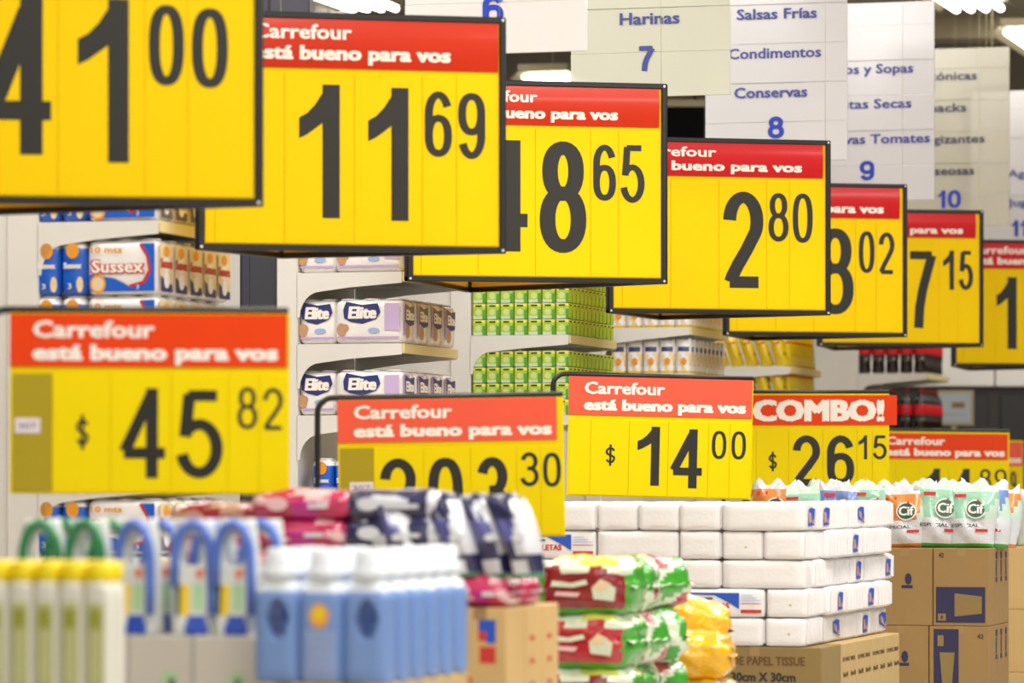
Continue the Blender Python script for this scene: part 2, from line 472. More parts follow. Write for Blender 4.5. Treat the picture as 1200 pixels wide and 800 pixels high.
# columns
for nm, a, b, Z, m, dd in (('column_dark', 281, 363, 19.85, 'column_dark', .34), ('column_grey', 366, 412, 32.5, 'column_grey', .4)):
    p, q = W(a, 0, Z), W(b, 0, Z)
    c = MB().cbox(p.x, q.x, Z, Z+dd, 0, 5.75, .012, m)
    for t in (.4,): c.box(p.x+(q.x-p.x)*t, p.x+(q.x-p.x)*t+.012, Z-.006, Z, 0, 5.75, 'frame_black')
    o = c.build('building_column')
    tag(o, 'dark grey square building column behind the second shelving end' if m == 'column_dark' else 'lighter grey column far behind the large overhead price sign', 'column')

# ceiling lights with four tubes each
def fixture(p, label):
    L = 2.4
    root = empty('fluorescent_light', (p[0], p[1], p[2]), -TH, label, 'light', 'four tube lights hanging under the ceiling')
    h = MB(); h.cbox(-.2, .2, 0, L, .05, .11, .008, 'fixture')
    h.add([(-.2, 0, .05), (-.27, 0, 0), (-.27, L, 0), (-.2, L, .05)], [(0, 1, 2, 3)], 'fixture')
    h.add([(.2, 0, .05), (.27, 0, 0), (.27, L, 0), (.2, L, .05)], [(3, 2, 1, 0)], 'fixture')
    h.build('housing', root)
    for k in range(4):
        MB().tube([(-.15+k*.1, .03, .01), (-.15+k*.1, L-.03, .01)], .028, 'tube', 8).build('tube', root)
    r = MB()
    for y in (.3, L-.3): r.tube([(0, y, .11), (0, y, 5.75-p[2])], .006, 'fixture', 5)
    r.build('hanging_rod', root)
for (px, py, Z, lab) in ((1073, -38, 25.3, 'four tube ceiling light at the top right above the beige board'),
                         (1204, 38, 29.0, 'four tube ceiling light at the right edge above the last board'),
                         (301, -38, 25.3, 'four tube ceiling light between the grey column and the first white board'),
                         (636, 91, 32.0, 'small ceiling light glimpsed below the first white board'),
                         ):
    q = W(px, py, Z); fixture((q.x, q.y, q.z), lab)
# dark bulkhead glimpsed between boards 7 and 8
p = W(770, 125, 30.4); q = W(826, 210, 30.4)
MBX = MB().cbox(p.x, q.x, 30.4, 31.6, q.z, p.z, .01, 'matt_black')
MBX.box(p.x, q.x, 30.39, 31.6, p.z, p.z+.05, 'fixture')
for xx in (p.x+.05, q.x-.05): MBX.tube([(xx, 30.9, p.z), (xx, 30.9, 5.75)], .01, 'frame_black', 5)
tag(MBX.build('hanging_duct'), 'black box hanging between the pale green board and the lilac board', 'duct')

# ================================================================ category boards above the aisles
BW, RH = .80, .2165
DZ = {'6': .015, '7': .085, '8': -.02, '9': -.05, '10': -.03, '11': -.06}
def board(px_right, Z, m, num, texts, tcol, ncol, label, tx=None):
    p = W(px_right, 0, Z); zb = EYE+1.81+DZ[num]
    root = empty('aisle_board', (p.x-BW/2*CT, p.y+BW/2*ST, zb), -TH, label, 'sign', 'numbered category boards over the aisles')
    rows = 6
    for k in range(rows):
        z0 = k*RH
        top = (k+1)*RH-.0012 if k < rows-1 else 1.22
        MB().cbox(-BW/2, BW/2, -.006+.003*(k % 2), .006+.003*(k % 2), z0, top, .002, m).build('slat', root)
    n_ = MB(); zc = RH*.5+.14-.02
    hN = .122; wN = .092; x = -.045-(.045 if len(num) > 1 else 0)+NX.get(num, 0)
    for ch in num:
        if ch == '1': digit(n_, ch, x+.0, x+.05, .125, .125+hN, -.0085, .028, ncol); x += .065
        else: digit(n_, ch, x, x+wN, .125, .125+hN, -.0085, .028, ncol); x += .1
    n_.build('number', root)
    for k, (s, x0, x1) in enumerate(texts):
        if not s: continue
        t = MB(); zb_ = .125+RH*(k+1)+.012
        put_text(t, s, x0, x1, zb_, .056, -.0085, tcol, .006, bold=.03)
        t.build('lettering', root)
    w_ = MB()
    for xx in (-.24, .24): w_.tube([(xx, 0, 1.22), (xx, 0, 5.75-zb)], .003, 'wire', 5)
    w_.build('hanging_wire', root)
    return root
NX = {'6': -.01, '7': -.02, '8': .0, '9': -.02, '10': .0, '11': .0}
def bx(px, pr, Z): return (px-pr)*Z/F/CT+BW/2     # pixel column -> x on the board
board(688, 17.2, 'board_white', '6', [], 'board_indigo', 'board_blue', 'white board with blue 6, partly behind the second overhead price sign')
board(856, 19.85, 'board_green', '7', [('Harinas', bx(728, 856, 19.85), bx(797, 856, 19.85))], 'board_indigo', 'board_indigo', 'pale green white board with Harinas and a blue 7')
board(993, 22.5, 'board_lilac', '8', [('Conservas', bx(863, 993, 22.5), bx(947, 993, 22.5)), ('Condimentos', bx(856, 993, 22.5), bx(963, 993, 22.5)), ('Salsas Frías', bx(866, 993, 22.5), bx(958, 993, 22.5))], 'board_indigo', 'board_blue', 'lilac white board listing Salsas Frías, Condimentos and Conservas with number 8')
board(1095, 25.2, 'board_lilac', '9', [('Conservas Tomates', bx(935, 1095, 25.2), bx(1090, 1095, 25.2)), ('Pastas Secas', bx(972, 1095, 25.2), bx(1069, 1095, 25.2)), ('Caldos y Sopas', bx(958, 1095, 25.2), bx(1071, 1095, 25.2))], 'board_indigo', 'board_blue', 'grey lilac board ending in Sopas, Secas and Tomates with number 9')
board(1183, 28.0, 'board_beige', '10', [('Gaseosas', bx(1078, 1183, 28.), bx(1143, 1183, 28.)), ('Energizantes', bx(1063, 1183, 28.), bx(1155, 1183, 28.)), ('Snacks', bx(1083, 1183, 28.), bx(1134, 1183, 28.)), ('Isotónicas', bx(1073, 1183, 28.), bx(1146, 1183, 28.))], 'board_navy', 'board_blue', 'translucent beige board with number 10 under the ceiling lights')
board(1262, 30.7, 'board_lilac', '11', [('Jugos', bx(1184, 1262, 30.7), bx(1222, 1262, 30.7)), ('Aguas', bx(1184, 1262, 30.7), bx(1226, 1262, 30.7))], 'board_indigo', 'board_blue', 'last lilac board cut off by the right edge with number 11')

# ================================================================ overhead three-sided price signs
def price_face(root, Wd, Hd, spec, full=True):
    """one face of a sign in the plane y=0, x -Wd/2..Wd/2, z 0..Hd; spec in the pixels of the photo"""
    L, R, T, B = spec['L'], spec['R'], spec['T'], spec['B']
    fx = lambda p: (p-L)/(R-L)*Wd-Wd/2
    fz = lambda p: (B-p)/(B-T)*Hd
    t = .024
    parts = []
    parts.append(MB().box(-Wd/2+.006, Wd/2-.006, -.002, .004, .006, Hd-.006, 'sign_yellow').build('backing', root))
    fr = MB()
    fr.cbox(-Wd/2, Wd/2, -.014, .010, 0, t, .004, 'frame_black'); fr.cbox(-Wd/2, Wd/2, -.014, .010, Hd-t, Hd, .004, 'frame_black')
    fr.cbox(-Wd/2, -Wd/2+t, -.0139, .0099, 0, Hd, .004, 'frame_black'); fr.cbox(Wd/2-t, Wd/2, -.0139, .0099, 0, Hd, .004, 'frame_black')
    f_ = fr.build('frame', root); parts.append(f_)
    bo = MB()
    for x in (-Wd/2+.012, Wd/2-.012):
        for z in (.012, Hd-.012):
            n = 8; bo.add([(x+.006*math.cos(6.283*k/n), -.016, z+.006*math.sin(6.283*k/n)) for k in range(n)], [tuple(range(n))], 'bolt')
    bo.build('bolts', f_)
    h0, h1 = spec['hz']; hr = spec.get('hr', R-9)
    hd = MB(); hx0, hx1 = -Wd/2+t+.004, fx(hr)
    hz1, hz0 = fz(h0), fz(h1)
    # the card bows a little, so its glossy print catches the lamps
    nb = 8; vs = []; 
    for k in range(nb+1):
        a = k/nb; z = hz0+(hz1-hz0)*a; y = -.006-.009*math.sin(math.pi*a)
        vs += [(hx0, y, z), (hx1, y, z)]
    hd.add(vs, [(2*k, 2*k+1, 2*k+3, 2*k+2) for k in range(nb)], spec.get('hm', 'header_red'), None, True)
    hc = hd.build('header_card', root); parts.append(hc)
    x0, x1 = spec['txt']; tw = (x1-x0)
    hh = hz1-hz0
    sf = lambda X, Z: -.0075-.009*math.sin(math.pi*max(0, min(1, (Z-hz0)/hh)))
    l = MB()
    fl = spec.get('cap', .27)
    if spec.get('line1', True):
        put_text(l, 'Carrefour', fx(x0), fx(x0+tw*.495), hz0+hh*.56, hh*.27, 0, 'letter_white', .008, sf, bold=.03)
        l.build('lettering', hc); l = MB()
    put_text(l, 'está bueno para vos', fx(x0), fx(x1), hz0+hh*.17, hh*.25, 0, 'letter_white', .010, sf, bold=.075)
    l.build('lettering', hc)
    for (c0, c1, ds) in spec['cards']:
        a, b = max(fx(c0), -Wd/2+t+.002), min(fx(c1), Wd/2-t-.002)
        c = MB().cbox(a+.001, b-.001, -.0055, -.0025, t+.004, hz0-.014, .001, 'card_yellow').build('price_card', root)
        parts.append(c)
        for (ch, d0, d1, t0, t1, sw) in ds:
            k = MB(); digit(k, ch, fx(d0), fx(d1), fz(t1), fz(t0), -.0065, sw/(R-L)*Wd, 'digit_black', spec.get('sh', .85)*sw/(R-L)*Wd)
            k.build('digit', c)
    return parts
def prism_sign(spec, Z, yaw, label, apex=(.4, 1.03)):
    L, R, T, B = spec['L'], spec['R'], spec['T'], spec['B']
    yr = math.radians(yaw)
    Wd = (R-L)*Z/F/math.cos(yr); Hd = (B-T)*Z/F
    p = W((L+R)/2, B-2, Z)
    root = empty('hanging_price_sign', p, yr, label, 'price sign')
    price_face(root, Wd, Hd, spec)
    # the two faces turned away: the same parts, swung round to meet at the back corner
    kids = list(root.children)
    ap = W(apex[0], 0, Z*apex[1])-W((L+R)/2, 0, Z)
    ax, ay = ap.x*math.cos(yr)+ap.y*math.sin(yr), -ap.x*math.sin(yr)+ap.y*math.cos(yr)
    for (P0, P1) in (((Wd/2, 0), (ax, ay)), ((ax, ay), (-Wd/2, 0))):
        dx, dy = P1[0]-P0[0], P1[1]-P0[1]; ln = math.hypot(dx, dy)
        for k in kids:
            c = copy_tree(k, root)
            c.location = ((P0[0]+P1[0])/2, (P0[1]+P1[1])/2, 0); c.rotation_euler = (0, 0, math.atan2(dy, dx)); c.scale = (ln/Wd, 1, 1)
    wr = MB()
    for (x, y) in ((-Wd/2+.02, .012), (Wd/2-.02, .012), (ax, ay-.02)): wr.tube([(x, y, Hd-.01), (x, y, 5.75-p.z)], .0012, 'wire', 5)
    wr.build('hanging_wire', root)
    return root
S_A = dict(L=-127, R=305, T=-95, B=242, hz=(-85, -18), txt=(-45, 225), cards=[(-122, -104, []), (-104, -8, []), (-8, 68, [('4', -22+0, 67, -0, 184, 26)]), (68, 168, [('1', 91, 150, 0, 192, 24)]), (168, 218, [('0', 173, 214, 6, 101, 13)]), (218, 298, [('0', 223, 265, 9, 103, 13)])])
S_B = dict(L=235, R=592, T=18, B=297, hz=(22, 83), hm='header_red', txt=(298, 526), cards=[(240, 254, []), (254, 334, []), (334, 415, [('1', 351, 398, 102, 258, 20)]), (415, 494, [('1', 431, 478, 104, 260, 20)]), (494, 534, [('6', 497, 529, 107, 184, 9.5)]), (534, 586, [('9', 536, 568, 108, 186, 9.5)])])
S_C = dict(L=478, R=782, T=97, B=333, hz=(101, 149), hm='header_red', txt=(536, 723), cards=[(482, 494, []), (494, 560, []), (560, 627, [('4', 556, 622, 167, 297, 18)]), (627, 692, [('8', 632, 687, 167, 298, 18.5)]), (692, 725, [('6', 695, 722, 170, 236, 8)]), (725, 776, [('5', 728, 756, 170, 238, 8)])])
S_D = dict(L=712, R=975, T=164, B=370, hz=(168, 209), hm='header_crimson', txt=(738, 940), cards=[(716, 728, []), (728, 785, []), (785, 842, []), (842, 899, [('2', 847, 895, 226, 339, 15.5)]), (899, 926, [('8', 901, 925, 227, 284, 6.5)]), (926, 969, [('0', 930, 954, 227, 285, 6.5)])])
S_E = dict(L=848, R=1065, T=216, B=396, hz=(219, 257), hm='header_crimson', txt=(870, 1036), line1=False, cards=[(852, 862, []), (862, 908, []), (908, 953, []), (953, 1003, [('8', 957, 1001, 269, 370, 13)]), (1003, 1028, [('0', 1007, 1026, 272, 321, 5.5)]), (1028, 1060, [('2', 1031, 1050, 273, 322, 5.5)])])
S_F = dict(L=958, R=1154, T=247, B=408, hz=(250, 280), hm='header_crimson', txt=(978, 1129), line1=False, cards=[(962, 971, []), (971, 1013, []), (1013, 1057, []), (1057, 1101, [('7', 1062, 1098, 296, 386, 11)]), (1101, 1124, [('1', 1106, 1119, 295, 341, 5.5)]), (1124, 1149, [('5', 1125, 1142, 295, 341, 5.5)])])
S_G = dict(L=1115, R=1297, T=283, B=432, hz=(286, 317), hm='header_crimson', txt=(1135, 1274), cards=[(1119, 1127, []), (1127, 1166, []), (1166, 1206, [('1', 1167, 1191, 327, 411, 11)]), (1206, 1250, []), (1250, 1270, []), (1270, 1292, [])])
prism_sign(S_A, 12.9, 9, 'largest hanging yellow price sign, reading 41 00, at the top left', (-45, 1.043))
prism_sign(S_B, 15.6, 13, 'hanging three sided price sign reading 11 69 under a red header', (328, 1.03))
prism_sign(S_C, 18.3, 13, 'hanging price sign reading 48 65, third from the camera', (549, 1.052))
prism_sign(S_D, 21.0, 14, 'hanging price sign reading 2 80 under a crimson header', (772, 1.035))
prism_sign(S_E, 23.8, 14, 'hanging price sign reading 8 02 under a short crimson header', (880, 1.03))
prism_sign(S_F, 26.5, 11, 'hanging sign with a slanted black 7 and small 15', (977, 1.03))
prism_sign(S_G, 29.2, 9, 'hanging price sign with a single black 1, cut by the right edge', (1136, 1.032))

# ================================================================ lower price signs on black tube frames
def low_sign(spec, Z, roll, label, pole_px, corner_r=.055, ext=0):
    L, R, T, B = spec['L'], spec['R'], spec['T'], spec['B']
    Wd = (R-L)*Z/F; Hd = (B-T)*Z/F
    p = W((L+R)/2, B, Z)
    root = empty('price_sign', (p.x, p.y, 0), 0, label, 'price sign')
    fx = lambda q: (q-L)/(R-L)*Wd-Wd/2
    fz = lambda q: (B-q)/(B-T)*Hd
    zr = p.z
    h = empty('sign_panel', (0, 0, 0)); bpy.data.objects.remove(h)
    piv = Matrix.Translation((0, 0, zr+Hd)) @ Matrix.Rotation(math.radians(roll), 4, 'Y') @ Matrix.Translation((0, 0, -Hd))
    def P(mb, name, par):
        mb.v = [tuple(piv @ Vector(v)) for v in mb.v]
        return mb.build(name, par)
    t0 = fz(spec['hz'][1]); t1 = fz(spec['hz'][0])
    P(MB().cbox(fx(spec.get('yl', L)), Wd/2, -.003, .004, 0, Hd-.004, .001, 'lemon_yellow'), 'backing', root)
    hc = P(MB().cbox(fx(spec.get('hl', L)), fx(spec.get('hr', R)), -.008, -.003, t0, t1, .001, spec['hm']), 'header_card', root)
    l = MB(); hh = t1-t0
    if 'big' in spec:
        x0, x1 = spec['big']; put_text(l, 'COMBO!', fx(x0), fx(x1), t0+hh*.16, hh*.66, -.0095, 'letter_white', 0., bold=.10)
    else:
        x0, x1 = spec['txt']
        put_text(l, 'Carrefour', fx(x0), fx(x0+(x1-x0)*.495), t0+hh*.56, hh*.30, -.0095, 'letter_white', .010, bold=.04)
        P(l, 'lettering', hc); l = MB()
        put_text(l, 'está bueno para vos', fx(x0), fx(x1), t0+hh*.14, hh*.27, -.0095, 'letter_white', .010, bold=.085)
    P(l, 'lettering', hc)
    for (c0, c1, ds, *mm) in spec['cards']:
        c = P(MB().cbox(fx(c0)+.001, fx(c1)-.001, -.0065, -.003, .006, t0-.02, .001, mm[0] if mm else 'lemon_yellow'), 'price_card', root)
        for (ch, d0, d1, a, b, sw) in ds:
            k = MB(); digit(k, ch, fx(d0), fx(d1), fz(b), fz(a), -.0075, sw/(R-L)*Wd, 'digit_black', .9*sw/(R-L)*Wd)
            P(k, 'digit', c)
        if mm and len(mm) > 1:
            a, b, z1, z2 = mm[1]
            tg = MB().cbox(fx(a), fx(b), -.009, -.0065, fz(z2), fz(z1), .0008, 'price_tag')
            put_text(tg, '307', fx(a)+.012, fx(b)-.012, fz(z2)+(fz(z1)-fz(z2))*.3, (fz(z1)-fz(z2))*.38, -.0097, 'board_indigo')
            P(tg, 'small_tag', c)
    # frame: pole with a rounded corner carrying the top bar
    xp = (pole_px-(L+R)/2)*Z/F; r = .011; zt = zr+Hd+.004; xe = Wd/2+ext*Z/F
    sl = -math.tan(math.radians(roll))
    pts = [(xp, .004, 0), (xp, .004, zt-corner_r+sl*xp)]
    for k in range(1, 7):
        a = math.pi-(math.pi/2)*k/6
        pts.append((xp+corner_r+corner_r*math.cos(a), .004, zt-corner_r+corner_r*math.sin(a)+sl*xp))
    pts.append((xe, .004, zt+sl*xe))
    MB().tube(pts, r, 'frame_black', 8).build('tube_frame', root)
    MB().cbox(xp-.16, xp+.16, -.12, .13, 0, .02, .004, 'frame_black').build('foot_plate', root)
    MB().cbox(fx(spec.get('hl', L))+.01, Wd/2, -.006, .008, Hd-.012, Hd+.002, .002, 'frame_black')
    return root
S_H = dict(L=12, R=340, T=365, B=579, hz=(368, 430), hm='header_orange', hr=337, txt=(40, 325), cards=[(15, 62, [], 'strip_yellow', (18, 48, 490, 508)), (62, 130, [('$', 89, 106, 486, 527, 3.6)]), (130, 201, [('4', 140, 197, 455, 560, 14)]), (201, 268, [('5', 209, 262, 457, 560, 14)]), (268, 304, [('8', 279, 302, 453, 502, 5)]), (304, 338, [('2', 309, 332, 454, 503, 5)])])
S_I = dict(L=395, R=660, T=465, B=630, hz=(467, 517), hm='header_coral', hr=652, txt=(415, 645), cards=[(397, 437, [], 'strip_yellow', (408, 436, 563, 576)), (437, 495, [('2', 444, 486, 536, 617, 12)]), (495, 550, [('0', 500, 541, 536, 617, 12)]), (550, 604, [('3', 556, 595, 536, 617, 12)]), (604, 632, [('3', 608, 630, 531, 571, 5)]), (632, 659, [('0', 635, 656, 532, 572, 5)])])
S_J = dict(L=667, R=883, T=442, B=583, hz=(443, 488), hm='header_coral', hr=882, txt=(686, 874), cards=[(669, 694, [], 'lemon_yellow'), (694, 739, [('$', 711, 724, 522, 547, 2.6)]), (739, 785, [('1', 749, 775, 500, 569, 10)]), (785, 832, [('4', 787, 827, 502, 571, 10)]), (832, 857, [('0', 836, 853, 503, 536, 4)]), (857, 881, [('0', 859, 876, 503, 536, 4)])])
S_K = dict(L=862, R=1042, T=460, B=582, hz=(463, 498), hm='header_orange', hl=872, hr=1051, big=(884, 1034), cards=[(864, 886, [], 'lemon_yellow'), (886, 924, [('$', 900, 911, 529, 552, 2.4)]), (924, 964, [('2', 929, 961, 510, 569, 9)]), (964, 1004, [('6', 969, 1001, 510, 569, 9)]), (1004, 1022, [('1', 1006, 1016, 510, 538, 3.6)]), (1022, 1041, [('5', 1023, 1039, 510, 538, 3.6)])])
S_L = dict(L=1030, R=1183, T=505, B=606, hz=(508, 538), hm='header_orange', hr=1181, txt=(1039, 1177), cards=[(1032, 1050, [], 'lemon_yellow'), (1050, 1077, [], 'lemon_yellow'), (1077, 1112, [('1', 1084, 1102, 549, 598, 8)]), (1112, 1145, [('4', 1114, 1142, 549, 598, 8)]), (1145, 1163, [('8', 1148, 1162, 549, 573, 3)]), (1163, 1182, [('9', 1166, 1180, 549, 573, 3)])])
S_M = dict(L=1066, R=1199, T=515, B=603, hz=(518, 546), hm='header_coral', hr=1198, txt=(1075, 1196), cards=[(1068, 1110, [], 'lemon_yellow'), (1110, 1140, []), (1140, 1168, []), (1168, 1183, []), (1183, 1198, [('9', 1184, 1191, 552, 580, 2.6)])])
low_sign(S_H, 12.15, .2, 'standing price sign reading 45 82 under an orange red header at left', -14, ext=-2)
low_sign(S_I, 15.0, -.9, 'standing price sign reading 203 30, behind the navy bags', 372)
low_sign(S_J, 18.35, 1.4, 'standing price sign reading 14 00 above the white napkin packs', 648)
low_sign(S_K, 22.0, 0, 'standing sign headed COMBO! with price 26 15', 848)
low_sign(S_L, 26.5, .6, 'standing price sign showing 89 cents behind the cleaning wipes', 1017)
low_sign(S_M, 29.8, 0, 'farthest standing price sign, mostly hidden at the right edge', 1062)

# ================================================================ shelving ends (left of the main aisle)
PX, KK = 1967., 27500.
def corner_at(px, Z): p = W(px, 0, Z); return (p.x, p.y)
def shelving(px, Z, levels, label, uw=.5, vd=.95, stripe=.10, back=2.2, top=None, bodym='body_dark', thick=.05):
    """px: image column of the near outer corner; levels: heights of shelf tops"""
    cx, cy = corner_at(px, Z)
    root = empty('shelving_end', (cx, cy, 0), -TH, label, 'shelving', 'white shelving ends along the main aisle')
    top = top or max(levels)+.75
    MB().cbox(-uw-stripe, -uw, 0, vd, 0, top, .006, 'shelf_white').build('upright_panel', root)
    MB().cbox(-uw-stripe-back, -uw-stripe-.002, .02, vd-.02, 0, top-.05, .006, bodym).build('back_run', root)
    MB().cbox(-uw+.001, -.03, .03, vd-.03, 0, .14, .004, 'shelf_white').build('plinth', root)
    for z in levels:
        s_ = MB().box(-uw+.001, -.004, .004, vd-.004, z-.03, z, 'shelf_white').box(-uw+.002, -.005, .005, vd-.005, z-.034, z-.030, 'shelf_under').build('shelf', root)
        # near side bracket: tapers towards the aisle, rounded where it meets the upright
        n = 7; low = [(-uw+.001, z-.20)]
        for k in range(n):
            a = math.pi/2*k/(n-1); low.append((-uw+.012+.10*(1-math.cos(a)), z-.20+.115*math.sin(a)))
        low += [(-.25, z-.068), (-.004, z-thick)]
        for y0, nm in ((-.003, 'bracket'), (vd-.001, 'bracket')):
            m = len(low); vs = [(a, y0, b) for a, b in low]+[(a, y0, z) for a, b in low]+[(a, y0+.005, b) for a, b in low]+[(a, y0+.005, z) for a, b in low]
            fs = []
            for i in range(m-1):
                fs += [(i, i+1, m+i+1, m+i), (2*m+i+1, 2*m+i, 3*m+i, 3*m+i+1), (i+1, i, 2*m+i, 2*m+i+1), (m+i, m+i+1, 3*m+i+1, 3*m+i)]
            fs += [(m-1, 3*m-1, 4*m-1, 2*m-1), (2*m, 0, m, 3*m)]
            MB().add(vs, fs, 'shelf_white').build(nm, s_)
        MB().cbox(-.004, .008, 0, vd, z-.045, z-.002, .002, 'rail_beige').build('price_rail', s_)
    return (cx, cy), root

# --- toilet roll packs
def roll_print(mb, w_, h, d, kind):
    yf = -d/2-.008
    if kind == 'elite':
        for x0, x1, s0, s1 in (((-w_*.36, w_*.18, -w_*.29, w_*.11) if w_ > .25 else (-w_*.42, w_*.42, -w_*.32, w_*.3)),):
            cz = h*.72; hh = h*.27
            patch(mb, [(x0, cz-hh*.5), (x0+.03, cz-hh*.8), ((x0+x1)/2, cz-hh), (x1-.02, cz-hh*.6), (x1, cz), (x1-.012, cz+hh*.75), ((x0+x1)/2, cz+hh*.62), (x0+.01, cz+hh*.9), (x0-.004, cz+hh*.2)], yf, 'logo_navy')
            put_text(mb, 'Elite', s0, s1, cz-hh*.5, hh*.95, yf-.0012, 'letter_white', .012, bold=.07, shear=.008)
        patch(mb, disc(-w_*.40, h*.32, .022, .030), yf, 'puppy_tan'); patch(mb, disc(-w_*.34, h*.37, .016, .016), yf-.0004, 'puppy_tan')
        if w_ > .25: patch(mb, rect(w_*.24, w_*.46, h*.30, h*.92), yf, 'film_lilac')
        patch(mb, rect(-w_*.46, w_*.46, h*.12, h*.16), yf, 'film_lilac_line')
        patch(mb, disc(w_*.08, h*.30, .028, .012), yf, 'jug_light')
        # end panel facing the aisle
        xf = w_/2+.006
        patch(mb, rect(-d*.46, d*.0, h*.2, h*.94), xf-.001, 'film_lilac', 'y')
        patch(mb, [(-d*.36, h*.50), (0, h*.4), (d*.36, h*.46), (d*.38, h*.88), (0, h*.84), (-d*.38, h*.92)], xf, 'logo_navy', 'y')
        put_text(mb, 'Elite', -d*.30, d*.30, h*.55, h*.22, xf+.0012, 'letter_white', .012, axis='y', bold=.06)
        patch(mb, disc(-d*.15, h*.28, .03, .032), xf, 'puppy_tan', 'y')
    elif kind == 'sussex':
        patch(mb, [(-w_*.46, h*.06), (w_*.46, h*.06), (w_*.46, h*.94), (w_*.26, h*.94), (w_*.36, h*.7), (w_*.40, h*.45), (w_*.30, h*.22), (w_*.1, h*.16), (-w_*.1, h*.3), (-w_*.46, h*.38)], yf, 'film_blue')
        patch(mb, [(w_*.24, h*.92), (w_*.28, h*.94), (w_*.38, h*.7), (w_*.41, h*.42), (w_*.32, h*.2), (w_*.1, h*.13), (w_*.1, h*.18), (w_*.29, h*.25), (w_*.37, h*.45), (w_*.34, h*.7)], yf-.0006, 'logo_red')
        put_text(mb, 'Sussex', -w_*.43, w_*.31, h*.40, h*.24, yf-.001, 'logo_red', .01, bold=.11)
        put_text(mb, 'Sussex', -w_*.42, w_*.30, h*.412, h*.22, yf-.0022, 'letter_white', .01, bold=.03)
        put_text(mb, '10 mts', -w_*.44, w_*.0, h*.78, h*.1, yf-.001, 'film_orange', .01, bold=.05)
        patch(mb, disc(-w_*.34, h*.2, .032, .036), yf-.001, 'film_orange'); patch(mb, disc(-w_*.34, h*.2, .024, .027), yf-.0014, 'film_peach')
        put_text(mb, '3', w_*.2, w_*.24, h*.1, h*.08, yf-.001, 'letter_white')
        xf = w_/2+.006
        patch(mb, rect(-d*.46, d*.46, h*.08, h*.94), xf-.001, 'film_peach', 'y')
        patch(mb, [(-d*.4, h*.06), (d*.42, h*.06), (d*.42, h*.2), (-d*.1, h*.26), (-d*.42, h*.36)], xf, 'logo_navy', 'y')
        put_text(mb, 'Sussex', -d*.42, d*.42, h*.5, h*.17, xf+.001, 'logo_red', .0, axis='y', bold=.05)
        patch(mb, disc(0, h*.8, .03, .02), xf, 'film_orange', 'y'); patch(mb, disc(0, h*.27, .03, .03), xf+.0006, 'paper_white', 'y')
    elif kind == 'blue':
        put_text(mb, 'Sussex', -w_*.36, w_*.36, h*.5, h*.1, yf-.001, 'letter_white', .01, bold=.05)
        patch(mb, disc(w_*.0, h*.82, .026, .03), yf, 'film_orange')
        patch(mb, disc(w_*.3, h*.2, .014, .03), yf, 'film_peach')
        put_text(mb, '3', -w_*.2, -w_*.04, h*.12, h*.1, yf-.001, 'letter_white')
PR = {}
def proto(name, build):
    """make a prototype once; the first placement uses the prototype itself"""
    if name not in PR: PR[name] = build()
    return PR[name]
def mk_roll(name, w_, d, h, kind, nx):
    def b():
        root = empty(name, cat='toilet paper' if kind == 'elite' else 'kitchen paper')
        def mf(x, y, z, side):
            if kind == 'blue': return 'film_blue' if z < .82 else 'film_white'
            return 'film_white'
        m = MB(); softbox(m, w_, d, h, .022, (nx*4, 6, 8), .006, .0015, 3, mf); m.build('wrapping', root)
        p = MB(); roll_print(p, w_, h, d, kind); p.build('print', root)
        # the rolls show as swellings on the top of the pack
        r = MB()
        for k in range(nx):
            for j in range(max(1, round(d/.1))):
                r.lathe([(.040, 0), (.040, .003), (.034, .006), (.018, .006)], 'paper_white', 12, (-w_/2+w_/nx*(k+.5), -d/2+.05+.1*j), z0=h+.001)
        r.build('roll_ends', root)['kind'] = 'stuff'
        return root
    return b
ELITE = proto('toilet_roll_pack', mk_roll('toilet_roll_pack', .318, .185, .197, 'elite', 3))
ELITE2 = proto('toilet_roll_pack_small', mk_roll('toilet_roll_pack', .175, .185, .197, 'elite', 2))
SUSS = proto('kitchen_roll_pack', mk_roll('kitchen_roll_pack', .285, .15, .205, 'sussex', 3))
BLUE = proto('blue_roll_pack', mk_roll('blue_roll_pack', .098, .15, .205, 'blue', 1))
def at(c, root_u, v, z): return row(c, root_u, v, z)

zz = lambda py, Z: EYE+(HOR-py)*Z/F
# G1
c1, _ = shelving(187, 15.4, [zz(258, 15.4), zz(411, 15.4), zz(562, 15.4), zz(716, 15.4)], 'nearest white shelving end stacked with blue and white kitchen roll packs', uw=.49, vd=.82, stripe=.13, back=.6, top=3.3, bodym='shelf_white')
zA = zz(258, 15.4); zB = zz(411, 15.4)
G = 'kitchen roll packs on the nearest shelving end'
for lv, (zs, n_st, nm) in enumerate(((zA, 1, 'top shelf'), (zB, 2, 'second shelf'), (zz(716, 15.4), 2, 'low shelf'))):
    for st in range(n_st):
        z = zs+st*.213
        rw = nm if n_st == 1 else (nm+' upper layer' if st else nm+' bottom layer')
        put(SUSS, row(c1, -.15, .08, z), -TH, 'white roll pack with red lettering, corner of the %s, nearest shelving' % rw, G)
        for k in range(2): put(BLUE, row(c1, -.35-.106*k, .08, z), -TH, 'narrow blue roll pack, %s from the corner, %s, nearest shelving' % (('first', 'second')[k], rw), G)
        for k in range(1, 5): put(SUSS, row(c1, -.15, .08+.16*k, z), -TH, 'peach sided roll pack, %s back along the %s, nearest shelving' % (ORD[k], rw), G)
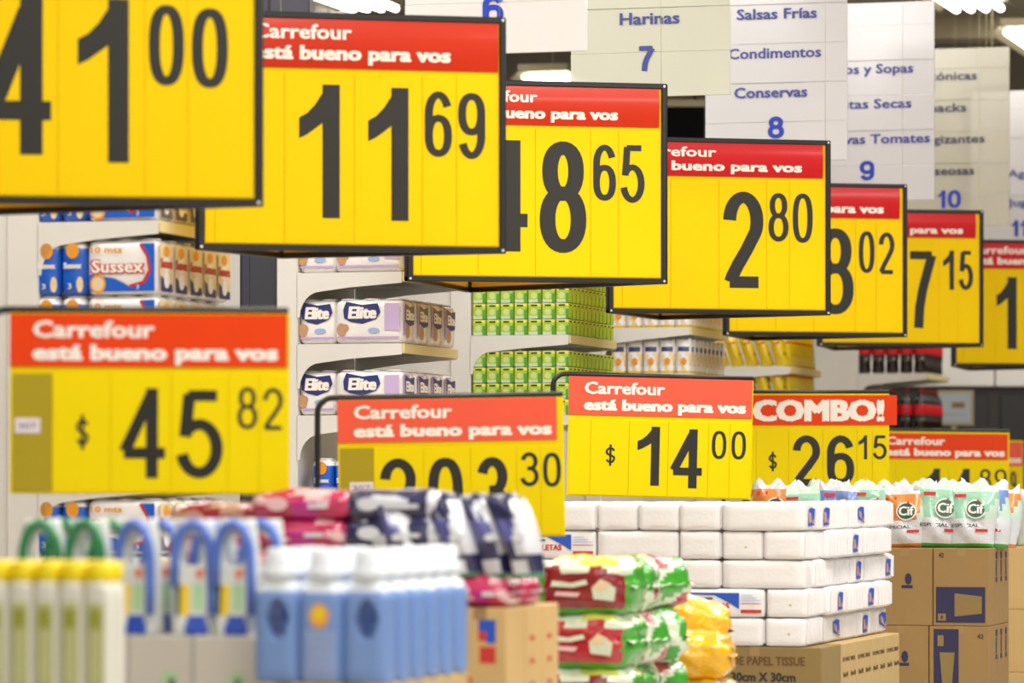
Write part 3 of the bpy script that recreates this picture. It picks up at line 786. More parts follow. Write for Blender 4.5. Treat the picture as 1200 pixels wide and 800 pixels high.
# G2
L2 = [zz(318, 18.4), zz(402, 18.4), zz(486, 18.4), zz(592, 18.4)]
c2, _ = shelving(472, 18.4, L2, 'second white shelving end, full of lilac and white toilet roll packs', uw=.5, vd=.84, stripe=.10, back=.14, top=3.2)
G = 'toilet roll packs on the second shelving end'
for i, z in enumerate(L2):
    nm = ('top', 'second', 'third', 'lowest visible')[i]+' shelf'
    if i == 3:
        for k in range(4): put(BLUE, row(c2, -.06-.108*k, .08, z), -TH, 'blue roll pack on the lowest shelf, %s from the corner, second shelving end' % ORD[k], G)
        put(SUSS, row(c2, -.15, .3, z), -TH, 'roll pack behind the blue ones on the lowest visible shelf', G)
        continue
    put(ELITE, row(c2, -.163, .10, z), -TH, 'large toilet roll pack with navy logo at the corner of the %s' % nm, G)
    put(ELITE2, row(c2, -.412, .12, z), -TH, 'toilet roll pack next to the upright on the %s' % nm, G)
    for k in range(1, 4): put(ELITE, row(c2, -.163, .10+.215*k, z), -TH, 'toilet roll pack seen end on, %s back on the %s' % (ORD[k], nm), G)
# G3 green cartons
zg = [zz(392, 21.1), zz(486, 21.1)]
c3, _ = shelving(667, 21.1, zg, 'third white shelving end, packed with small green cartons', uw=.53, vd=.95, stripe=.11, back=1.6, top=2.95, bodym='shelf_white')
def mk_green():
    root = empty('green_carton', cat='carton')
    m = MB(); w_, h = .069, .082
    def mf(x, y, z, s):
        if s == '+z': return 'carton_lid'
        if z < .2 and x < .5: return 'carton_pale'
        if x > .5 and z < .6 and s == '-y': return 'carton_deep'
        if z > .78: return 'carton_lime'
        return 'carton_green'
    softbox(m, w_, w_, h, .006, (4, 4, 5), .001, 0, 0, mf, smooth=False); m.build('box', root)
    p = MB(); 
    patch(p, rect(-.02, .014, h*.8, h*.9), -w_/2-.0015, 'body_brown'); patch(p, disc(-.004, h*.45, .017, .017, 10), -w_/2-.0015, 'carton_lid')
    patch(p, rect(-.02, .02, h*.8, h*.9), w_/2+.0015, 'body_brown', 'y')
    p.build('print', root)
    return root
GREEN = proto('green_carton', mk_green)
G = 'green cartons on the third shelving end'
for s_, z0 in enumerate(zg):
    nr = 4 if s_ == 0 else 4
    for r in range(nr):
        for k in range(7):
            put(GREEN, row(c3, -.037-.0745*k, .037, z0+.0835*r), -TH, 'small green carton, %s shelf, %s layer up, %s from the corner' % (('upper', 'lower')[s_], ORD[r], ORD[k]), G)
        for k in range(1, 12):
            put(GREEN, row(c3, -.037, .037+.0785*k, z0+.0835*r), -TH, 'small green carton along the aisle edge, %s shelf, %s layer up, %s back' % (('upper', 'lower')[s_], ORD[r], ORD[k]), G)
# G4 orange pouches
zp = [zz(383, 23.7), zz(437, 23.7)]
c4, _ = shelving(809, 23.7, zp, 'fourth shelving end with white and orange food pouches', uw=.53, vd=.95, stripe=.1, back=1.2, top=2.95, bodym='shelf_white', thick=.045)
def mk_pouch():
    root = empty('food_pouch', cat='food pouch')
    m = MB()
    def mf(u, v, s):
        if v < .1: return 'snack_yellow'
        if .66 < v < .80: return 'logo_navy' if abs(u) < .7 else 'paper_white'
        if abs(u) > .9: return 'film_orange'
        if v > .8: return 'paper_white'
        return 'film_peach' if (math.sin(u*5+v*9) > -.1) else 'paper_white'
    sheet(m, lambda v: .046, .198, lambda u, v: .07*(1-.85*v)*(1-u**6)+.004, 8, 14, mf, wob=.004); m.build('pouch', root)
    p = MB(); patch(p, disc(.006, .07, .018, .022, 12), -.036, 'film_orange'); p.build('print', root)
    return root
POU = proto('food_pouch', mk_pouch)
G = 'orange food pouches on the fourth shelving end'
for s_, z0 in enumerate(zp):
    for k in range(5): put(POU, row(c4, -.05-.0975*k, .05, z0), -TH, 'white and orange food pouch, %s shelf, %s from the corner' % (('upper', 'lower')[s_], ORD[k]), G)
    for k in range(1, 9): put(POU, row(c4, -.05, .05+.105*k, z0), (0, 0, -TH+.15), 'orange food pouch along the aisle edge, %s shelf, %s back' % (('upper', 'lower')[s_], ORD[k]), G)
# G5 yellow snack bags
zs5 = [zz(429, 26.4), zz(468, 26.4)]
c5, _ = shelving(926, 26.4, zs5, 'fifth shelving end with leaning yellow snack bags', uw=.53, vd=.95, stripe=.1, back=1.0, top=2.95, bodym='shelf_white')
def mk_snack():
    root = empty('snack_bag', cat='snack bag')
    m = MB()
    def mf(u, v, s):
        if .3 < v < .42 and u > .55: return 'snack_brown'
        return 'snack_yellow'
    sheet(m, lambda v: .044-.004*math.sin(v*3), .205, lambda u, v: .075*math.sin(math.pi*min(1, max(0, v*.94+.03)))**.6*(1-abs(u)**2.5)+.003, 10, 12, mf, wob=.006)
    m.build('bag', root)
    p = MB(); patch(p, rect(-.02, .02, .15, .165), -.034, 'logo_red'); p.build('print', root)
    return root
SN = proto('snack_bag', mk_snack)
G = 'yellow snack bags on the fifth shelving end'
for s_, z0 in enumerate(zs5):
    if s_ == 1: z0 = zs5[1]
    for k in range(5): put(SN, row(c5, -.06-.098*k, .06, z0), (0, -.3, -TH+.35), 'yellow snack bag leaning left, %s shelf, %s from the corner' % (('upper', 'lower')[s_], ORD[k]), G)
    for k in range(1, 9): put(SN, row(c5, -.05, .06+.1*k, z0), (0, -.1, -TH+.7), 'yellow snack bag along the aisle edge, %s shelf, %s back' % (('upper', 'lower')[s_], ORD[k]), G)
# G6 cola bottles
zc = [zz(437, 31.2), zz(437, 31.2)-.46]
c6, _ = shelving(1086, 31.2, zc, 'farthest white shelving end holding dark soda bottles', uw=.53, vd=.95, stripe=.34, back=.5, top=3.0, bodym='shelf_white')
def mk_cola():
    root = empty('soda_bottle', cat='bottle')
    MB().lathe([(.02, 0), (.046, .004), (.05, .02), (.047, .09), (.05, .12)], 'cola', 12).build('base', root)
    b = MB().lathe([(.05, .12), (.052, .15), (.05, .235), (.036, .275), (.018, .305), (.014, .32)], 'cola', 12).build('bottle', root)
    MB().lathe([(.0525, .145), (.0545, .15), (.0535, .215), (.0515, .22)], 'cola_red', 12).build('label_band', root)
    MB().lathe([(.016, .318), (.017, .322), (.017, .342), (.012, .345)], 'cap_red', 10).build('cap', root)
    return root
CO = proto('soda_bottle', mk_cola)
G = 'soda bottles on the farthest shelving end'
for s_, z0 in enumerate(zc):
    for k in range(5): put(CO, row(c6, -.06-.108*k+.0, .06, z0), -TH, 'dark soda bottle with red label, %s shelf, %s from the corner' % (('upper', 'lower')[s_], ORD[k]), G)
    for k in range(1, 7): put(CO, row(c6, -.06, .06+.115*k, z0), -TH, 'dark soda bottle along the aisle edge, %s shelf, %s back' % (('upper', 'lower')[s_], ORD[k]), G)

# refrigerated wall cabinets at the back
Zf = 35.0
p = W(1090, 0, Zf); zt = zz(429, Zf); zl = zz(453, Zf)
root = empty('wall_cabinet', (p.x, Zf, 0), 0, 'long dark display case with white fascia at the far end of the aisle', 'display case')
MB().cbox(-6.5, 6, .06, .9, 0, zl, .01, 'body_brown').build('case', root)
for k in range(10):
    x0 = (1166-1090)*Zf/F-1.25*4+1.25*k
    MB().cbox(x0+.006, x0+1.244, 0, .9, zl+.002, zt+.35, .008, 'shelf_white').build('fascia_panel', root)
    MB().cbox(x0+.05, x0+1.2, .04, .058, .2, zl-.06, .006, 'frame_black').build('dark_door', root)
p = W(1094, 0, 34.9); q = W(1141, 0, 34.9)
pr = empty('framed_notice', ((p.x+q.x)/2, 34.9, zz(499, 34.9)), 0, 'grey framed notice beside the far dark display case', 'notice')
wn = (q.x-p.x)/2; hn = zz(457, 34.9)-zz(499, 34.9)
MB().cbox(-wn, wn, -.03, .0, 0, hn, .006, 'fixture').build('frame', pr)
MB().cbox(-wn+.03, wn-.03, -.036, -.031, .03, hn-.03, .002, 'glass_grey').build('sheet', pr)
l = MB(); patch(l, rect(-.02, .09, hn*.5, hn*.66), -.0375, 'snack_brown'); patch(l, rect(-.1, .1, hn*.3, hn*.32), -.0375, 'poster_line'); l.build('print', pr)
MB().cbox(-.02, .02, -.03, .01, -zz(499, 34.9), 0, .004, 'fixture').build('stand_post', pr)

# ================================================================ pallets and cartons
def pallet(c, u0, u1, v0, v1, label):
    root = empty('pallet', row(c, (u0+u1)/2, (v0+v1)/2, 0), -TH, label, 'pallet')
    a, b = (u1-u0)/2, (v1-v0)/2
    for k in range(5): MB().cbox(-a+k*(2*a-.1)/4, -a+k*(2*a-.1)/4+.1, -b, b, .095, .116, .003, 'wood').build('plank', root)
    for y in (-b+.02, -.05, b-.12): MB().cbox(-a, a, y, y+.1, 0, .094, .004, 'wood').build('bearer', root)
def carton(c, u0, u1, v0, v1, z0, z1, label, m='cardboard', group=None, prints=None, name='cardboard_box', tape=True):
    root = empty(name, row(c, (u0+u1)/2, (v0+v1)/2, z0), -TH, label, 'box', group)
    a, b, h = (u1-u0)/2-.002, (v1-v0)/2-.002, z1-z0-.001
    MB().cbox(-a, a, -b, b, 0, h, .004, m).build('body', root)
    if m != 'carton_white':
        t = MB().box(-.02, .02, -b-.0006, -b, h*.9, h, 'tape').box(-.02, .02, -b, b, h, h+.0006, 'tape')
        t.build('tape', root)
    if prints:
        p = MB(); prints(p, a, b, h); p.build('print', root)
    return root

# ---------------------------------------------------------------- P5: napkin pile
c5p = corner_at(945, 16.6); pw = 16.6/F
def mk_napkin(L_, D_, name, kind, sy=0., sc=1.):
    def b():
        root = empty(name, cat='napkins')
        m = MB(); softbox(m, L_-.004, D_, .1155, .011, (8, 8, 6), .003, .0026, 5, None, 'paper_white'); m.build('wrapping', root)
        if kind in ('side', 'seal', 'dot'):
            rd = MB(); n = 11
            for q in range(n):
                y = -D_/2+.02+(D_-.04)*q/(n-1); rd.box(L_/2-.002, L_/2+.0045+.0015*(q % 2), y-.004, y+.004, .012, .106, 'paper_white')
            rd.build('folds', root)['kind'] = 'stuff'
        if kind == 'dot':
            p = MB(); patch(p, [(.01, .05), (.018, .046), (.02, .051), (.012, .056)], -D_/2-.005, 'label_olive_dark'); p.build('print', root)
        if kind == 'seal':
            p = MB(); patch(p, [(-L_*.2, .018), (L_*.2, .018), (L_*.2, .0195), (-L_*.2, .0195)], -D_/2-.004, 'bag_rose'); p.build('print', root)
        if kind == 'logo':
            p = MB(); y = -D_/2-.0055
            patch(p, [(-L_*.48, .1), (L_*.2, .1), (L_*.2, .034), (L_*.08, .06), (-L_*.1, .09), (-L_*.48, .092)], y, 'print_blue')
            put_text(p, 'SERVILLETAS', -L_*.42, L_*.08, .036, .022, y-.001, 'print_red', .01, bold=.05)
            patch(p, rect(-L_*.28, -L_*.12, .072, .080), y-.001, 'print_navy')
            patch(p, rect(L_*.22, L_*.47, .018, .032), y, 'print_red'); patch(p, rect(L_*.22, L_*.47, .055, .058), y, 'print_red')
            for k in range(3): patch(p, rect(L_*.23, L_*(.46-.05*k), .068+.01*k, .071+.01*k), y, 'jug_light')
            p.build('print', root)
        if kind == 'side':
            p = MB(); x = L_/2+.0075; o = min(.05, D_*.17)*sc
            t_ = .012*(1 if sy > 0 else -1)
            patch(p, [(sy-o, .03+t_), (sy+o*1.2, .022), (sy+o*1.2-t_, .09), (sy-o*.2, .094), (sy-o-t_, .084)], x, 'print_blue', 'y')
            patch(p, [(sy-o*.8, .042+t_), (sy+o*.4, .036), (sy+o*.1, .07), (sy-o*.8, .08)], x+.0006, 'bag_rose', 'y'); patch(p, [(sy+o*.4, .03), (sy+o*1.1, .028), (sy+o*.9, .052)], x+.0008, 'film_orange', 'y')
            p.build('print', root)
        return root
    return b
NA = proto('napkin_pack', mk_napkin(.172, .34, 'napkin_pack', 'dot'))
NB = proto('napkin_pack_plain', mk_napkin(.172, .34, 'napkin_pack', 'seal'))
NL = proto('napkin_pack_long', mk_napkin(.345, .172, 'napkin_pack', 'none'))
NP = proto('napkin_pack_logo', mk_napkin(.345, .172, 'napkin_pack', 'logo'))
NS = proto('napkin_pack_side', mk_napkin(.172, .34, 'napkin_pack', 'side'))
NT = proto('napkin_pack_corner', mk_napkin(.345, .172, 'napkin_pack', 'side', .0, 2.0))
NS2 = proto('napkin_pack_side_b', mk_napkin(.172, .34, 'napkin_pack', 'side', .08, 1.35))
NS3 = proto('napkin_pack_side_c', mk_napkin(.172, .34, 'napkin_pack', 'side', -.09, .8))
ztop = zz(588, 16.6); rh = .1175
G = 'napkin packs piled under the 14 00 sign'
RWS = [['T', 'n', 'n', 'n', 'n', 'n'], ['n', 'd', 'n', 'l', 'p', 'n'], ['l', 'n', 'n', 'n', 'n', 'n'], ['d', 'p', 'n', 'n', 'n'], ['d', 'n', 'n', 'd', 'n', 'n']]
RN = ['top row', 'second row down', 'middle row', 'fourth row down', 'bottom row']
rr = random.Random(4)
for r, seq in enumerate(RWS):
    u = .0+rr.uniform(-.006, .006); z = ztop-rh*(r+1)
    for k, ch in enumerate(seq):
        wd = .35 if ch in 'lTp' else .176; dp = .172 if ch in 'lTp' else .34
        pr_ = {'n': NB, 'd': NA, 'l': NL, 'T': NT, 'p': NP}[ch]
        put(pr_, row(c5p, u-wd/2, dp/2+rr.uniform(-.006, .006), z), -TH+rr.uniform(-.012, .012),
            '%s napkin pack, %s from the corner, %s, front face' % ({'l': 'long plain white', 'T': 'long white corner', 'p': 'printed blue and red', 'n': 'white', 'd': 'white dotted'}[ch], ORD[k], RN[r]), G)
        u -= wd
    v = .175 if seq[0] in 'lTp' else .345
    k = 0
    while v < 1.62:
        q_ = rr.random() < .42
        put(rr.choice((NS, NS2, NS3)) if q_ else NB, row(c5p, -.088+rr.uniform(-.004, .006)+( .03*(r % 2)), v+.172, z), -TH+rr.uniform(-.02, .02), 'white napkin pack on the aisle side, %s back, %s of the pile' % (ORD[k], RN[r]), G)
        v += .346; k += 1
zbx = ztop-5*rh
def pr_tissue(p, a, b, h):
    y = -b-.001
    put_text(p, 'DE PAPEL TISSUE', a-.37, a-.07, h-.075, .034, y, 'print_brown', .005, bold=.03)
    put_text(p, '30cm X 30cm', a-.375, a-.11, h-.14, .034, y, 'print_black', .008, bold=.05)
    put_text(p, 'UNIDADES', a-.375, a-.17, h-.19, .034, y, 'print_black', .008, bold=.05)
def pr_side(p, a, b, h):
    x = a+.001
    put_text(p, 'DE PAPEL TISSUE', -b+.03, b-.03, h-.075, .016, x, 'print_brown', .005, axis='y', bold=.03)
    for k in range(2): put_text(p, '30cm UN', -b+.04+k*b, -.02+k*b, h-.14, .02, x, 'print_brown', .005, axis='y', bold=.03)
hb = (zbx-.117)/2
pallet(c5p, -1.12, .06, .0, 1.72, 'wooden pallet under the napkin pile')
for lv in range(2):
    z0, z1 = .117+hb*lv, .117+hb*(lv+1)
    for k in range(2):
        carton(c5p, .065-.56*(k+1), .065-.56*k, .0, .40, z0, z1, 'cardboard tissue box, %s layer, %s from the corner, under the napkin packs' % (('bottom', 'top')[lv], ORD[k]), 'cardboard_dull', 'boxes under the napkin pile', pr_tissue if k == 0 else None)
    for k in range(4):
        carton(c5p, .065-.56, .065, .40+.33*k, .40+.33*(k+1), z0, z1, 'cardboard tissue box on the aisle side, %s layer, %s back' % (('bottom', 'top')[lv], ORD[k+1]), 'cardboard_mid', 'boxes under the napkin pile', pr_side)

# ---------------------------------------------------------------- P6: cleaning wipes on cup boxes
c6p = corner_at(1160, 20.2); z6 = zz(642, 20.2)
def pr_cup(flip):
    def f(p, a, b, h):
        y = -b-.001
        if not flip:
            x0, x1, z0_, z1_ = -a*.9, a*.85, h*.04, h*.50
            patch(p, rect(x0, x1, z0_, z1_), y, 'print_navy')
            patch(p, [(x0+(x1-x0)*.38, h*.12), (x0+(x1-x0)*.93, h*.16), (x0+(x1-x0)*.93, h*.38), (x0+(x1-x0)*.38, h*.42)], y-.0006, 'cardboard_dull')
            patch(p, rect(x0+.01, x0+.05, z0_+.01, z0_+.045), y-.0006, 'cardboard_dull'); patch(p, rect(x0+.025, x0+.035, z0_+.02, z0_+.035), y-.001, 'print_navy')
            put_text(p, '42', -a*.8, -a*.62, h*.88, .022, y, 'print_black', bold=.04)
        else:
            x0, x1 = -a*.85, -a*.02
            patch(p, rect(x0, x1, h*.12, h*.96), y, 'print_navy')
            patch(p, [(x0+.03, h*.66), (x1-.02, h*.66), (x1-.034, h*.22), (x0+.044, h*.22)], y-.0006, 'cardboard_dull')
            patch(p, rect(x0+.02, x0+.05, h*.74, h*.88), y-.0006, 'cardboard_dull')
            put_text(p, '42', a*.6, a*.8, h*.84, .022, y, 'print_black', bold=.04)
    return f
def pr_plain(p, a, b, h):
    y = -b-.001
    patch(p, rect(-a*.5, -a*.47, h*.03, h*.97), y, 'tape')
    patch(p, rect(-a*.1, a*.3, h*.48, h*.52), y, 'print_navy'); patch(p, disc(.02, h*.6, .018, .03, 8), y, 'print_navy')
def pr_stripe(p, a, b, h):
    x = a+.001
    patch(p, rect(-b*.6, b*.1, h*.56, h*.62), x, 'print_navy', 'y'); patch(p, rect(-b*.6, b*.1, h*.86, h*.94), x, 'print_navy', 'y')
    patch(p, rect(-b*.5, -b*.1, h*.64, h*.84), x, 'print_navy', 'y')
pallet(c6p, -1.16, .0, .0, .62, 'wooden pallet under the cup boxes')
hs = [.385, .385, z6-.117-.77]
zc_ = z6
for lv in range(3):
    hh = hs[lv]
    wid = [.285, .285, .285, .285] if lv % 2 == 0 else [.305, .28, .285, .27]
    u = 0.
    for k, wk in enumerate(wid):
        carton(c6p, u-wk, u, 0, .155, zc_-hh, zc_, 'brown cardboard cup box, %s layer from the top, %s from the right corner' % (ORD[lv], ORD[k]), 'cardboard', 'cup boxes under the cleaning wipes', pr_cup(lv % 2 == 1) if k % 2 == 0 else pr_plain)
        u -= wk
    for k in range(3):
        carton(c6p, -.30, 0, .155+.15*k, .155+.15*(k+1), zc_-hh, zc_, 'cup box edge on beside the aisle, %s layer from the top, %s back' % (ORD[lv], ORD[k+1]), 'cardboard', 'cup boxes under the cleaning wipes', pr_stripe)
    zc_ -= hh
def mk_wipes(col, name, seed):
    def b():
        root = empty(name, cat='cleaning wipes')
        m = MB(); rnd = random.Random(seed)
        def mf(u, v, s):
            if v < .07: return 'carton_deep' if col != 'bag_orange' else 'bag_orange'
            if v < .42: return 'bag_white'
            if v > .9: return 'bag_mint_light' if col == 'bag_mint' else 'bag_white'
            return col if abs(u) < .82+.2*math.sin(v*9) else 'bag_mint_light'
        th = lambda u, v: .115*(math.sin(math.pi*min(1, .08+v*.9))**.55)*(1-abs(u)**4)+.003
        sheet(m, lambda v: .125-.012*math.sin(v*5+seed), .31, th, 14, 18, mf, wob=.018, seed=seed); m.build('bag', root)
        p = MB(); sf = lambda x, z: -th(max(-1, min(1, x/.12)), z/.31)/2-.011
        for (cx, cz, rr_) in ((.03, .185, .052),):
            patch(p, disc(cx, cz, rr_, rr_*.95), 0, 'letter_white', fn=lambda x, z: sf(x, z)+.001)
            patch(p, disc(cx, cz, rr_*.86, rr_*.8), 0, 'badge_green', fn=lambda x, z: sf(x, z)-.001)
            put_text(p, 'Cif', cx-.036, cx+.038, cz-.022, .046, 0, 'letter_white', .0, surf=lambda x, z: sf(x, z)-.003, bold=.05)
            patch(p, [(cx+.0, cz+.036), (cx+.02, cz+.04), (cx+.01, cz+.052)], 0, 'logo_red', fn=lambda x, z: sf(x, z)-.003)
        put_text(p, 'ESPECIAL', -.09, .05, .095, .016, 0, 'print_black', .005, surf=lambda x, z: sf(x, z)-.001, bold=.03)
        patch(p, rect(.03, .09, .072, .086), 0, 'logo_red', fn=lambda x, z: sf(x, z)-.001)
        patch(p, rect(-.08, -.02, .245, .262), 0, 'logo_red', fn=lambda x, z: sf(x, z)-.001)
        p.build('print', root)
        return root
    return b
WI = [proto('cleaning_wipes_bag', mk_wipes('bag_mint', 'cleaning_wipes_bag', 1)), proto('wipes_orange', mk_wipes('bag_orange', 'cleaning_wipes_bag', 2)), proto('wipes_sky', mk_wipes('bag_sky', 'cleaning_wipes_bag', 3))]
G = 'bags of cleaning wipes on the cup boxes'
CN = ['mint green', 'orange', 'pale blue']
seqs = [([0, 0, 1, 0, 2, 0, 1], .0), ([2, 0, 1, 2, 0, 1, 0], .13), ([1, 0, 2, 0, 0, 1], .26)]
for j, (sq, vo) in enumerate(seqs):
    for k, ci in enumerate(sq):
        put(WI[ci], row(c6p, -.11-.168*k+.03*j, .10+vo+.012*(k % 2), z6+.001), (-.12+.03*(k % 3), .05*math.sin(k*2.1+j), -TH+.12*math.sin(k*1.7+j)),
            '%s bag of cleaning wipes, %s row, %s from the right corner' % (CN[ci], ('front', 'second', 'third')[j], ORD[k]), G).scale = (1+.06*math.sin(k*3+j), 1, 1+.05*math.sin(k*2.3+j*1.7))
# ---------------------------------------------------------------- P7: boxes and bags at the right edge
c7p = corner_at(1262, 22.6); z7 = zz(640, 22.6)
pallet(c7p, -.42, .3, .0, .8, 'wooden pallet at the right edge')
for lv in range(3):
    h7 = (z7-.117)/3
    carton(c7p, -.385, 0, 0, .3, .117+h7*lv, .117+h7*(lv+1), 'plain cardboard box at the right edge, %s from the floor' % ORD[lv], 'cardboard_light', 'boxes at the right edge')
def mk_clear(seed, m1, m2):
    def b():
        root = empty('detergent_bag', cat='bag')
        m = MB(); th = lambda u, v: .12*(math.sin(math.pi*min(1, .1+v*.88))**.5)*(1-abs(u)**4)+.003
        sheet(m, lambda v: .11, .30, th, 12, 16, lambda u, v, s: m2 if (v < .45 and math.sin(u*6+v*11) > -.2) else m1, wob=.014, seed=seed); m.build('bag', root)
        p = MB(); patch(p, disc(0, .12, .05, .03), -.078, 'print_blue'); patch(p, disc(0, .12, .035, .016), -.079, 'letter_white'); p.build('print', root)
        return root
    return b
DB = [proto('detergent_bag', mk_clear(3, 'bag_white', 'snack_yellow')), proto('detergent_bag_b', mk_clear(8, 'bag_white', 'bag_mint_light'))]
for k in range(3): put(DB[k % 2], row(c7p, -.12-.12*k, .1+.06*k, z7+.001), (-.05, .04*k-.04, -TH+.2*k), '%s white and yellow bag, %s from the right edge' % (('upright', 'crumpled', 'narrow')[k], ORD[k]), 'white bags at the right edge')

# ---------------------------------------------------------------- P4: red and green bags, yellow bags
c4p = corner_at(742, 14.0)
def mk_rice(w_, d, h, seed, tp):
    def b():
        root = empty(tp, cat='bag')
        m = MB(); rnd = random.Random(seed); a1, a2 = rnd.uniform(0, 6), rnd.uniform(0, 6)
        def mf(x, y, z, s):
            if tp == 'green_bag':
                f = math.sin(x*3+z*7+a1)+math.sin(y*4-z*5+a2)
                return 'bag_green' if f > .2 else ('bag_pale' if f > -.9 else 'bag_crimson')
            if tp == 'yellow_bag':
                f = math.sin(x*4+z*6+a1)+math.sin(y*5+a2)
                return 'bag_amber' if f > -1.1 else 'bag_pale'
            if z < .13: return 'bag_green'
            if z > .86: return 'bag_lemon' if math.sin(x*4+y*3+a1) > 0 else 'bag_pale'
            if z > .74 and math.sin(x*7+a1) > -.3: return 'bag_pale'
            if abs(x) > .86: return 'bag_green'
            return 'bag_crimson' if seed % 2 else 'bag_dark_red'
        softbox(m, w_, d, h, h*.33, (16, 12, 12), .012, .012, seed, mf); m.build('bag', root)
        # sealed ends
        e = MB()
        for sx in (-1, 1):
            x0 = sx*(w_/2-.01); x1 = sx*(w_/2+.018); n = 8; vs = []
            for k in range(n+1):
                y = -d*.42+d*.84*k/n; vs += [(x0, y, h*.5+.008), (x1, y, h*.5+.005*math.sin(k*2.+seed)), (x0, y, h*.5-.008)]
            e.add(vs, [(3*k, 3*k+1, 3*k+4, 3*k+3) for k in range(n)]+[(3*k+1, 3*k+2, 3*k+5, 3*k+4) for k in range(n)], 'bag_pale' if tp != 'yellow_bag' else 'bag_amber')
        e.build('seam', root)
        if tp == 'red_bag':
            p = MB(); y = -d/2-.022
            patch(p, [(-w_*.34, h*.52), (-w_*.1, h*.5), (w_*.06, h*.56), (w_*.04, h*.64), (-w_*.12, h*.58), (-w_*.32, h*.62)], y, 'bag_pale')
            patch(p, [(-w_*.3, h*.36), (-w_*.05, h*.33), (-w_*.02, h*.41), (-w_*.28, h*.43)], y, 'bag_rose')
            patch(p, [(w_*.12, h*.3), (w_*.34, h*.26), (w_*.36, h*.5), (w_*.22, h*.62), (w_*.1, h*.5)], y, 'bag_pale'); patch(p, [(w_*.1, h*.5), (w_*.2, h*.44), (w_*.32, h*.56), (w_*.2, h*.66)], y-.001, 'film_peach')
            p.build('print', root)
        return root
    return b
RB = [proto('red_bag_%d' % i, mk_rice(.33, .28, .195, 11+i, 'red_bag')) for i in range(2)]
GB = [proto('green_bag_%d' % i, mk_rice(.27, .30, .185, 21+i, 'green_bag')) for i in range(2)]
YB = [proto('yellow_bag_%d' % i, mk_rice(.25, .28, .17, 31+i, 'yellow_bag')) for i in range(2)]
zt4 = zz(658, 14.0)
pallet(c4p, -.70, .05, .0, .95, 'wooden pallet under the red and green bags')
zb4 = zt4-4*.187
for k in range(2):
    for j in range(2):
        carton(c4p, -.70+.35*k, -.70+.35*(k+1), .0+.46*j, .46*(j+1), .117, zb4, 'cardboard box under the red and green bags, %s and %s' % (('left', 'right')[k], ('front', 'back')[j]), 'cardboard', 'boxes under the rice bags')
LN = ['bottom', 'second', 'third', 'top']
for lv in range(4):
    z = zb4+.187*lv
    put(RB[lv % 2], row(c4p, -.185, .16, z), (0, 0, -TH+.03*((lv % 2)*2-1)), 'crimson rice bag lying at the front, %s layer beside the cardboard boxes' % LN[lv], 'rice bags')
    put(RB[(lv+1) % 2], row(c4p, -.53, .17, z), -TH, 'crimson rice bag behind the cardboard boxes, %s layer' % LN[lv], 'rice bags')
    for k in range(2):
        put(GB[(lv+k) % 2], row(c4p, -.16+.01*k-.02*(lv % 2), .47+.31*k, z), (0, 0, -TH+.3*math.sin(lv*3+k*2)), 'crumpled green and white bag on the aisle side, %s layer, %s back' % (LN[lv], ORD[k]), 'rice bags')
cy_ = corner_at(853, 15.35)
pallet(cy_, -.20, .02, -.10, .26, 'small pallet under the yellow bags')
zty = zz(742, 15.35)
carton(cy_, -.20, .02, -.10, .30, .117, zty-.17*2, 'cardboard box supporting the yellow bags', 'cardboard')
put(YB[0], row(cy_, -.115, .0, zty-.17), (0, .0, -TH+.15), 'bright yellow crumpled bag in front of the napkin pile', 'yellow bags')
put(YB[1], row(cy_, -.115, .01, zty-.34), (0, 0, -TH-.1), 'yellow bag beneath the bright yellow one', 'yellow bags')
put(YB[1], row(cy_, -.22, .25, zty-.05), (0, .25, -TH+.5), 'small yellow bag tucked behind the green bags', 'yellow bags')

# ---------------------------------------------------------------- P3: coffee coloured bags on cartons
c3p = corner_at(594, 11.9); z3 = zz(712, 11.9)
pallet(c3p, -.85, .0, .0, .45, 'wooden pallet under the pink and navy bags')
def pr_red(p, a, b, h):
    y = -b-.001
    patch(p, rect(-a*.05, a*.6, h*.80, h*.9), y, 'print_blue'); patch(p, rect(-a*.05, a*.25, h*.72, h*.80), y, 'print_red'); patch(p, rect(a*.25, a*.6, h*.70, h*.80), y, 'print_blue')
    patch(p, rect(a*.0, a*.6, h*.53, h*.67), y, 'print_red')
    for k in range(3): patch(p, rect(-a*.6, -a*.3, h*(.2+.08*k), h*(.25+.08*k)), y, 'print_red')
def pr_red_s(p, a, b, h):
    x = a+.001
    for k in range(3): patch(p, rect(-b*.4, b*.1, h*(.3+.2*k), h*(.34+.2*k)), x, 'print_red', 'y')
h3 = (z3-.117)/3
for lv in range(3):
    for k in range(5):
        carton(c3p, -.165*(k+1), -.165*k, .0, .20, .117+h3*lv, .117+h3*(lv+1), 'tall cardboard box with red and blue print, %s layer, %s from the right' % (LN[lv] if lv < 2 else 'top', ORD[k]), 'cardboard_light', 'boxes under the pink and navy bags', pr_red if k < 2 else None)
    for k in range(2):
        carton(c3p, -.20, 0, .20+.19*k, .20+.19*(k+1), .117+h3*lv, .117+h3*(lv+1), 'cardboard box on the aisle side, %s layer, %s back' % (LN[lv] if lv < 2 else 'top', ORD[k+1]), 'cardboard_light', 'boxes under the pink and navy bags', pr_red_s)
